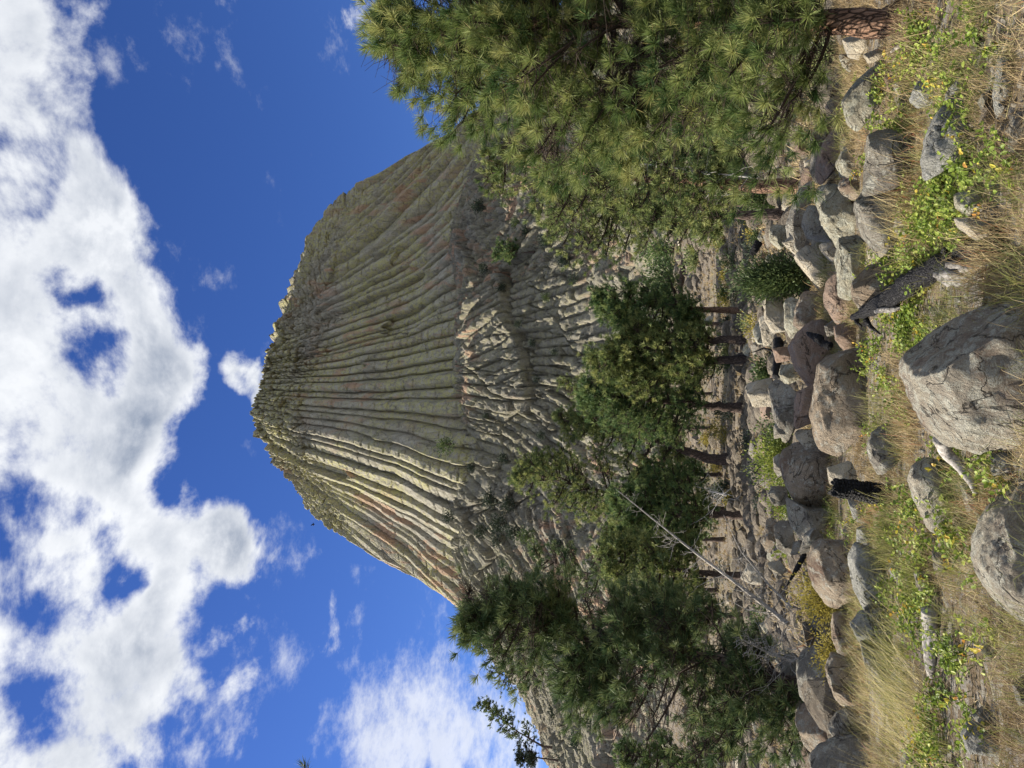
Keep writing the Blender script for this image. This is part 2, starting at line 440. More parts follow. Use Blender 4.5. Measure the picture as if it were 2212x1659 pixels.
MAT['greengrass'] = leaf_mat('green_grass', [(0, (.10, .13, .035)), (.5, (.24, .25, .075)), (1, (.45, .40, .17))], .3)
MAT['straw'] = leaf_mat('straw_stalks', [(0, (.34, .29, .11)), (.5, (.50, .43, .18)), (1, (.62, .54, .30))], .25)

def ground_mat():
    m, nt, b = base_mat('dry_ground', .97, .05)
    co = coords(nt, (1, 1, 1), False)
    a = tex_noise(nt, co, .9, 6, .65, .3); c = tex_noise(nt, co, 9, 8, .7); g = tex_noise(nt, co, 60, 4, .7)
    col = mix(nt, maprange(nt, a, .4, .6), (.125, .098, .068), (.225, .18, .12))
    col = mix(nt, maprange(nt, c, .45, .6), col, (.20, .175, .145))
    v = N(nt, 'ShaderNodeTexVoronoi', i_Scale=13.0); nt.links.new(co, v.inputs['Vector'])
    sp = N(nt, 'ShaderNodeSeparateColor'); nt.links.new(v.outputs['Color'], sp.inputs[0])
    col = mix(nt, maprange(nt, sp.outputs[0], .62, .7), col, (.26, .25, .225))
    col = mix(nt, maprange(nt, g, .35, .65, 0, .6), col, (.085, .065, .045))
    gr = tex_noise(nt, co, .05, 5, .6)
    col = mix(nt, maprange(nt, gr, .48, .62, 0, .45), col, (.17, .17, .08))
    nt.links.new(col, b.inputs['Base Color'])
    bump(nt, b, math_(nt, 'ADD', c, math_(nt, 'MULTIPLY', g, .3)), .8, .06); return m
MAT['ground'] = ground_mat()

def tower_mat(name, lich=1.0, br=1.0):
    m, nt, b = base_mat(name, .95, .1)
    co = coords(nt, (1, 1, 1), False)
    cs = coords(nt, (1, 1, .16), False)
    a = tex_noise(nt, co, .035, 4, .55, .4)
    st = tex_noise(nt, cs, .42, 7, .68, .2)
    fi = tex_noise(nt, co, .75, 9, .72, .3)
    f2 = tex_noise(nt, co, 2.6, 5, .7)
    col = mix(nt, maprange(nt, st, .38, .62), tuple(q * br for q in (.21, .20, .16)), tuple(q * br for q in (.32, .305, .25)))
    ly = math_(nt, 'MULTIPLY', maprange(nt, fi, .43, .58), maprange(nt, a, .34, .56))
    col = mix(nt, math_(nt, 'MULTIPLY', ly, .9 * lich), col, (.42, .405, .18))
    pk = math_(nt, 'MULTIPLY', maprange(nt, tex_noise(nt, cs, .22, 5, .6, .5), .51, .60), maprange(nt, tex_noise(nt, co, .022, 3, .5), .45, .6))
    col = mix(nt, math_(nt, 'MULTIPLY', pk, .7), col, (.40, .25, .165))
    dk = maprange(nt, f2, .50, .68, 0, .55)
    col = mix(nt, dk, col, (.09, .085, .07))
    vc = N(nt, 'ShaderNodeTexVoronoi', feature='DISTANCE_TO_EDGE', i_Scale=.34)
    cw = coords(nt, (1, 1, .45), False); wn = N(nt, 'ShaderNodeTexNoise', i_Scale=.5, i_Detail=3); nt.links.new(cw, wn.inputs['Vector'])
    wsc = vmath(nt, 'SCALE', wn.outputs[1]); wsc.inputs['Scale'].default_value = 1.6
    nt.links.new(vmath(nt, 'ADD', cw, wsc.outputs[0]).outputs[0], vc.inputs['Vector'])
    ck = math_(nt, 'MAXIMUM', maprange(nt, vc.outputs[0], 0.0, 0.04), maprange(nt, f2, .56, .46))
    col = mix(nt, math_(nt, 'ADD', math_(nt, 'MULTIPLY', ck, .42), .58), (.05, .045, .035), col)
    nt.links.new(col, b.inputs['Base Color'])
    fi = math_(nt, 'ADD', fi, math_(nt, 'MULTIPLY', ck, .35))
    bump(nt, b, math_(nt, 'ADD', fi, math_(nt, 'MULTIPLY', f2, .35)), .9, 1.0)
    return m
MAT['tower'] = tower_mat('columnar_rock', 1.0, 1.2)
MAT['apron'] = tower_mat('shoulder_rock', .3, .84)  # darker albedo stands in for shade on the unlit shoulder

# ------------------------------------------------------------------ the rock tower
AX = np.array([0.0, 322.0])
RIM_T = np.radians([-180, -130, -100, -75, -60, -53, -48, -43, -30, -20, -12, 0, 11, 22, 34, 50, 64, 76, 90, 120, 150, 180])
RIM_R = np.array([70, 62, 57, 59, 64, 68, 69, 66.5, 62, 61, 61.5, 55.5, 52, 50.5, 50.5, 53, 60, 69, 72, 70, 72, 70.])
def rim(th): return np.interp(th, RIM_T, RIM_R)
SZ = np.array([70, 80, 95, 108, 130, 148, 160, 172, 180, 187, 190.])
SS = np.array([1.86, 1.84, 1.74, 1.60, 1.45, 1.33, 1.25, 1.14, 1.07, 1.0, .95])
SSL = np.array([1.66, 1.60, 1.50, 1.41, 1.27, 1.165, 1.08, .99, .97, .95, .94])
TOP_T = np.radians([-180, -110, -60, -48, -36, -24, -12, 180]); TOP_Z = np.array([184, 172, 166, 170, 181, 185, 187, 187.])
ZTOP = 187.0
def col_base(th): return 72 + 32 * np.abs(np.sin(np.clip(th, -np.pi / 2, np.pi / 2))) ** 2 * 1.0
def build_tower():
    root = empty('rock_tower', (0, 322, 60), 'huge grey and yellow fluted rock tower of vertical columns rising against the blue sky', 'rock tower')
    base = (0, 322, 60)
    th_f = np.radians(np.linspace(-100, 100, 1500)); th_b = np.radians(np.linspace(100, 260, 160))[1:-1]
    th = np.concatenate([th_f, th_b]); nth = len(th)
    nz = 440
    t = np.linspace(0, 1, nz)
    TH, T = np.meshgrid(th, t)                         # rows: height
    THw = (TH + np.pi) % (2 * np.pi) - np.pi
    ztop = np.interp(THw, TOP_T, TOP_Z) + 1.6 * fbm(np.stack([TH * 9, T * 0, T * 0], -1), 3, 5)
    z0 = col_base(THw) - 32
    Z = z0 + (ztop - z0) * T
    wl = np.clip((-THw - R(14)) / R(24), 0, 1); wl = wl * wl * (3 - 2 * wl) * (THw > -np.pi * .9)
    Rr = rim(THw) * (np.interp(Z, SZ, SS) * (1 - wl) + np.interp(Z, SZ, SSL) * wl)
    # column borders, in angle
    r2 = np.random.default_rng(3)
    bs = [-np.radians(105)]
    while bs[-1] < np.radians(262):
        d = math.degrees(bs[-1])
        w = 1.8 if d < 0 else (2.1 if d < 25 else 2.7)
        bs.append(bs[-1] + np.radians(w * r2.uniform(.5, 1.6)))
    bs = np.array(bs); nc = len(bs)
    wob = np.radians(0.42) * fbm(np.stack([TH * 5, Z / 26, T * 0], -1), 3, 11) + np.radians(.05) * fbm(np.stack([TH * 40, Z / 5, T * 0], -1), 2, 12)
    hv = np.clip((Z - col_base(THw)) / (ZTOP - col_base(THw)), 0, 1)
    fan = .42 * (1 - hv) ** 2.0 * np.clip((R(140) - np.abs(THw)) / R(50), 0, 1)
    tw = np.where(TH < np.pi, R(-8) + (TH - R(-8)) / (1 + fan), TH) + wob
    k = np.clip(np.searchsorted(bs, tw.ravel()) - 1, 0, nc - 2).reshape(tw.shape)
    s = (tw - bs[k]) / (bs[k + 1] - bs[k])
    wd = (bs[k + 1] - bs[k]) * Rr
    e = np.abs(2 * s - 1)
    pw = r2.uniform(2.6, 8, nc)[k]
    flat = r2.uniform(.28, .66, nc)[k]
    bulge = 1 - .95 * np.clip((e - flat) / (1 - flat), 0, 1) ** 1.15 - 0.8 * np.exp(-((1 - e) / 0.085) ** 2)
    skew = r2.uniform(-.5, .5, nc)[k] * (s - .5)
    rt_ = np.clip((THw - .35) / .35, 0, 1)
    bulge = bulge - rt_ * .35 * e ** 2
    lf_ = np.clip((-THw - .3) / .3, 0, 1) * (THw > -2)
    off = wd * (1 + .45 * rt_ + .35 * lf_) * (.56 * bulge + skew * .55) + r2.normal(0, .8, nc)[k]
    hf = (Z - z0) / (ztop - z0)
    # columns that broke off: recessed below or above a break
    zb1 = r2.uniform(.22, .78, nc)[k]; kind = r2.random(nc)[k]; amp = r2.uniform(1.2, 2.8, nc)[k]
    zb = zb1 + 0.012 * np.sin(s * 9 + k)
    off = off - np.where((kind < .30) & (hf < zb) & (hf > zb - .5), amp * np.clip(1 - (zb - hf) / .35, 0, 1), 0)
    off = off - np.where((kind > .72) & (hf > zb), amp * .8, 0)
    # horizontal joints
    jl = r2.uniform(2.6, 7.5, nc)[k]
    jz = Z / jl + r2.random(nc)[k] * 9 + .25 * vnoise(np.stack([Z / 9, k * 1.0, Z * 0], -1), 4)
    jf = jz - np.floor(jz); jd = np.minimum(jf, 1 - jf) * jl
    jv = _h(np.floor(jz).astype(np.int64), k, k * 0, 9)
    off -= .6 * np.exp(-(jd / .24) ** 2) * (jv > .6)
    off += (jv - .5) * .45 * np.clip(wd / 3, .3, 1)
    # the blocky summit band
    up = np.clip((hf - .70) / .13 + .25 * vnoise(np.stack([TH * 14, Z * 0, Z * 0], -1), 6), 0, 1)
    up = up * up * (3 - 2 * up)
    f1, f2, cid, _, _ = worley(tw * 24, Z / 5.6 + 3 * vnoise(np.stack([TH * 9, Z / 18, Z * 0], -1), 7), 21)
    g1, g2, cid2, _, _ = worley(tw * 52, Z / 2.3, 22)
    off += up * ((cid - .5) * 2.6 - 1.5 * np.exp(-((f2 - f1) / .12) ** 2) + (cid2 - .5) * 1.2 - .5 * np.exp(-((g2 - g1) / .15) ** 2))
    lo = np.clip((.30 - hf) / .10, 0, 1)
    f1, f2, cid, _, _ = worley(tw * 34, Z / 5.5, 23)
    off += lo * ((cid - .5) * 2.2 - 1.0 * np.exp(-((f2 - f1) / .12) ** 2))
    q = np.stack([np.sin(TH) * Rr, np.cos(TH) * Rr, Z], -1)
    off += .18 * fbm(q / 1.8, 4, 31) + 1.6 * fbm(q / 30, 2, 35)
    Rf = Rr + off
    X = AX[0] + np.sin(TH) * Rf; Y = AX[1] - np.cos(TH) * Rf
    V = np.stack([X, Y, Z], -1).reshape(-1, 3)
    i = np.arange(nz - 1)[:, None] * nth; j = np.arange(nth)[None, :]; jn = (j + 1) % nth
    Q = np.stack([i + j, i + jn, i + nth + jn, i + nth + j], -1).reshape(-1, 4)
    mesh_obj('column_wall', V, Q, MAT['tower'], root, base, True)
    # summit dome
    fr = np.linspace(1, 0, 24)
    TH2, FR = np.meshgrid(th[::3], fr)
    Rt = (Rf[-1][::3])[None, :] * FR
    zt = ztop[-1][::3][None, :] - .3 + 8 * (1 - FR ** 2) + 1.6 * fbm(np.stack([np.sin(TH2) * Rt / 5, np.cos(TH2) * Rt / 5, FR * 0], -1), 4, 41) * (1 - FR ** 8)
    V = np.stack([np.sin(TH2) * Rt, 322 - np.cos(TH2) * Rt, zt], -1).reshape(-1, 3); n2 = TH2.shape[1]
    i = np.arange(23)[:, None] * n2; j = np.arange(n2)[None, :]; jn = (j + 1) % n2
    Q = np.stack([i + j, i + jn, i + n2 + jn, i + n2 + j], -1).reshape(-1, 4)
    mesh_obj('summit', V, Q, MAT['apron'], root, base, True)
    # the broken shoulder round its foot
    tha = np.radians(np.linspace(-105, 90, 1500)); rr = np.concatenate([np.linspace(84, 200, 560), np.linspace(201, 262, 90)[1:]])
    TA, RA = np.meshgrid(tha, rr)
    H, off = shoulder(TA, RA)
    gr = np.gradient(H, axis=0) / np.gradient(RA, axis=0)            # pushes the blocks out along the slope's own normal
    nl = np.sqrt(1 + gr ** 2); nr = -gr / nl; nz_ = 1 / nl
    R2 = RA + nr * off; Z2 = H + nz_ * off
    X = np.sin(TA) * R2; Y = 322 - np.cos(TA) * R2
    V = np.stack([X, Y, Z2], -1).reshape(-1, 3); n2 = len(tha)
    i = np.arange(len(rr) - 1)[:, None] * n2; j = np.arange(n2 - 1)[None, :]
    Q = np.stack([i + j + n2, i + j + 1 + n2, i + j + 1, i + j], -1).reshape(-1, 4)
    mesh_obj('shoulder', V, Q, MAT['apron'], root, base, True)
def shoulder_base(th, r):
    wig = 3.5 * fbm(np.stack([np.asarray(th) * 5.5, np.asarray(r) / 60, np.asarray(r) * 0], -1), 3, 44) * np.clip((262 - r) / 60, 0, 1) * np.clip((np.asarray(r) - 60) / 40, 0, 1)
    f = np.interp(r, [80, 104, 112, 120, 130, 142, 155, 166, 180, 205, 225, 262], [90, 80, 74, 62, 50, 36, 23, 16, 11, 6, 1, -10])
    s = np.interp(r, [80, 92, 104, 125, 151, 200, 262, 300], [112, 108, 96, 79, 65, 43, 18, 5])
    w = np.abs(np.sin(np.clip(th, -np.pi / 2, np.pi / 2))) ** 1.6
    w = w * np.where(th > 0, .8, 1)
    return f * (1 - w) + s * w + wig * (1 - .6 * w)
def shoulder(th, r):
    b = shoulder_base(th, r)
    u = th * 118; v = r * 1.15
    P1, P2, pc, px, py = worley(u / 30 + .5 * vnoise(np.stack([u / 14, v / 14, v * 0], -1), 50), v / 24 + .4 * vnoise(np.stack([u / 14, v / 14, v * 0 + 5], -1), 50), 60)
    sec = (np.floor((th + .10 * vnoise(np.stack([th * 0, r / 22, r * 0], -1), 58)) / .24) + .5) * .24
    rot = .62 * np.sin(np.clip(sec * 2.2, -1.5, 1.5)) + (np.floor(pc * 5) / 5 - .4) * .5
    v = v - 165; u = u - sec * 118
    uu = u * np.cos(rot) - v * np.sin(rot) ; vv = u * np.sin(rot) + v * np.cos(rot)
    uu = uu + .35 * fbm(np.stack([u / 9, v / 14, v * 0], -1), 3, 52) + 400 + sec * 300
    wdt = 2.3 + 1.5 * pc
    k = uu / wdt; ki = np.floor(k).astype(np.int64); s = k - ki; e = np.abs(2 * s - 1)
    ph = 3 * _h(ki, ki * 0, ki * 0 + 3, 64); ln = 6 + 14 * _h(ki, ki * 0, ki * 0 + 4, 65)
    g = vv / ln + ph * 7 + (s - .5) * (ph - .5) * .5; gi = np.floor(g).astype(np.int64); gf = g - gi
    c = _h(ki, gi, ki * 0 + (pc * 50).astype(np.int64), 66); c2 = _h(ki, gi, ki * 0 + 7, 67)
    jd = np.minimum(gf, 1 - gf) * ln
    off = (c - .5) * 2.3 + (gf - .5) * (c2 - .5) * 1.8 + .75 * (1 - e ** 5) + (s - .5) * (c2 - .5) * 2.2
    off -= 1.3 * np.exp(-((1 - e) / .11) ** 2) + 1.4 * np.exp(-(jd / .30) ** 2)
    off += (pc - .5) * 3.0 - 2.0 * np.exp(-((P2 - P1) / .03) ** 2)
    C1, C2, c3, _, _ = worley(uu / 1.5, vv / 2.8 + .4 * c, 63)
    off += (c3 - .5) * .9 * (c > .4) - .7 * np.exp(-((C2 - C1) / .09) ** 2) * (c > .4)
    off += .30 * fbm(np.stack([u / 1.2, v / 1.2, v * 0], -1), 3, 71)
    off *= 1 - np.clip((r - 215) / 45, 0, 1) * .6
    return b - np.clip((r - 200) / 40, 0, 1) * 4, off
build_tower()

# ------------------------------------------------------------------ the ground
def gh(x, y):
    x = np.asarray(x, float); y = np.asarray(y, float)
    rho = np.hypot(x, y); r = np.hypot(x - AX[0], y - AX[1]); th = np.arctan2(x - AX[0], -(y - AX[1]))
    z = np.interp(y, [-50, 0, 10, 16, 24, 32, 42, 50, 62, 82, 107, 135], [0, 0, 0, -.15, -.55, -.45, -.1, .1, 1.4, 4.5, 8.5, 12.5])
    far = np.clip((200 - r) / 25, 0, 1)
    sb = shoulder_base(th, np.clip(r, 80, 300)) - 7
    z = np.where(y > 0, z * (1 - far) + sb * far, z)
    z = np.where(r < 205, np.minimum(z, sb + 4 * (1 - far)), z)
    side = np.clip((y - 60) / 60, 0, 1) * (th < 0)
    amp = np.clip(rho / 20, .35, 1) 
    p = np.stack([x, y, x * 0], -1)
    z = z + amp * (.10 * fbm(p / 2.3, 3, 81) + .025 * fbm(p * 1.7, 3, 82)) + .5 * np.clip((rho - 45) / 30, 0, 1) * fbm(p / 12, 3, 83)
    return z - np.clip((rho - 420) / 2500, 0, 1) * 40
def build_ground():
    rad = np.concatenate([np.geomspace(.4, 60, 330), np.geomspace(61, 500, 220), np.geomspace(520, 8000, 40)])
    az = np.radians(np.concatenate([np.linspace(-50, 50, 560), np.linspace(50, 310, 110)[1:-1]]))
    A, D = np.meshgrid(az, rad)
    X = np.sin(A) * D; Y = np.cos(A) * D
    V = np.stack([X, Y, gh(X, Y)], -1).reshape(-1, 3); n = len(az)
    V = np.vstack([V, [0, 0, float(gh(0., 0.))]])
    i = np.arange(len(rad) - 1)[:, None] * n; j = np.arange(n)[None, :]; jn = (j + 1) % n
    Q = np.stack([i + j, i + n + j, i + n + jn, i + jn], -1).reshape(-1, 4)
    T = np.stack([np.full(n, len(V) - 1), np.arange(n), (np.arange(n) + 1) % n], -1)
    o = mesh_obj('ground', V, [Q, T], MAT['ground'], None, None, True)
    tag(o, kind='structure')
build_ground()
def gz(x, y): return float(gh(np.array([x]), np.array([y]))[0])

# ------------------------------------------------------------------ boulders
def ico(sub):
    import bmesh
    bm = bmesh.new(); bmesh.ops.create_icosphere(bm, subdivisions=sub, radius=1.0)
    bm.verts.ensure_lookup_table()
    V = np.array([v.co[:] for v in bm.verts]); T = np.array([[v.index for v in f.verts] for f in bm.faces]); bm.free()
    return V, T
ICO = {s: ico(s) for s in (2, 3, 5, 6)}
CR = {'A': (0, .29757), 'B': (466.3, .29757), 'C': (905.2, .28113), 'D': (1261.8, .28076)}
def disp(c, cx, cy):
    y0, k = CR[c]; return 1590.9 + cx * k, y0 + cy * k
def ground_dist(x, y):
    v = ray(x, y); s = -v[2] / v[1]
    if s < .03: s = .03
    d = 1.6 / s
    for _ in range(6):
        p = EYE + v * (d / v[1]); d = (1.6 - gz(p[0], p[1])) / s
        d = min(max(d, 2), 60)
    return d
def boulder(c, pts, mat, label, d=None, depth=.8, box=.72, facets=8, planes=(), sub=5, rough=1.0, group='boulders in the foreground field'):
    pp = [disp(c, *q) for q in pts]
    xb = max(p[0] for p in pp); ymid = np.mean([p[1] for p in pp])
    if d is None: d = ground_dist(xb - 2, ymid)
    seed = int(abs(sum(p[0] * 7 + p[1] for p in pp))) % 9973
    r = np.random.default_rng(seed)
    w_px = max(p[1] for p in pp) - min(p[1] for p in pp); h_px = xb - min(p[0] for p in pp)
    hd = .5 * math.sqrt(w_px * max(h_px, w_px * .6)) / F * d * depth
    dc = d + hd * .45
    poly = np.array([P(x, y, dc) for x, y in pp])[:, [0, 2]]
    cen = .5 * (poly.max(0) + poly.min(0)); rel = poly - cen
    # radius of the outline in every direction
    ang = np.linspace(0, 2 * np.pi, 180, endpoint=False); rad = np.zeros(180)
    a0 = rel; a1 = np.roll(rel, -1, 0)
    for n_, a in enumerate(ang):
        dx, dy = math.cos(a), math.sin(a); best = 0
        for (px, py), (qx, qy) in zip(a0, a1):
            ex, ey = qx - px, qy - py; den = dx * ey - dy * ex
            if abs(den) < 1e-9: continue
            t = (px * ey - py * ex) / den; u = (px * dy - py * dx) / den
            if t > 0 and -1e-6 <= u <= 1 + 1e-6: best = max(best, t)
        rad[n_] = best
    mr = max(rad.mean(), 1e-3); rad = np.where(rad <= 0, mr * .6, rad)
    kern = np.array([1, 2, 3, 2, 1.]) / 9
    rad = np.convolve(np.concatenate([rad[-2:], rad, rad[:2]]), kern, 'valid')
    v, T = ICO[sub]
    ph = np.arctan2(v[:, 2], v[:, 0]) % (2 * np.pi)
    Rp = np.interp(ph, np.append(ang, 2 * np.pi), np.append(rad, rad[0]))
    rho = np.hypot(v[:, 0], v[:, 2])
    rb = 1.03 * np.sin(np.minimum(1, rho) * np.pi / 2) ** box
    yy = np.sign(v[:, 1]) * np.abs(v[:, 1]) ** box * hd
    p = np.stack([v[:, 0] / (rho + 1e-6) * Rp * rb, yy, v[:, 2] / (rho + 1e-6) * Rp * rb], -1)
    size = math.sqrt(mr * hd)
    pl = list(planes)
    for _ in range(facets):
        a = r.uniform(-1, 1); b_ = r.uniform(-.35, 1.0)
        pl.append((a, b_, r.uniform(.35, 1.1), r.uniform(.66, .88)))
    ext = np.array([rel[:, 0].max() - rel[:, 0].min(), hd * 2, rel[:, 1].max() - rel[:, 1].min()]) / 2
    for (nx, nu, nt_, kk) in pl:
        n_ = np.array([nx, -nt_, nu], float); n_ /= np.linalg.norm(n_)
        lim = kk * np.max(p @ n_)
        ex = np.maximum(0, p @ n_ - lim)
        p = p - (ex * .93)[:, None] * n_
    low = p[:, 2] < 0
    p[:, 2] = np.where(low, p[:, 2] * 1.18, p[:, 2])
    nn = nrm(p / (ext ** 2 + 1e-6))
    q = p / size + seed * .37
    rid = 1 - np.abs(vnoise(q * 1.3, seed))
    p = p + nn * (size * rough * 1.35 * (.040 * fbm(q * 1.2, 3, seed) + .022 * fbm(q * 4.2, 4, seed + 5, .6) - .018 * np.clip(rid - .90, 0, 1) * 8))[:, None]
    c3 = np.array([cen[0], dc, cen[1]])
    o = mesh_obj('boulder', p, T, MAT[mat], None, None, True)
    o.location = [float(q_) for q_ in c3]
    tag(o, label, 'boulder', group)
    return o

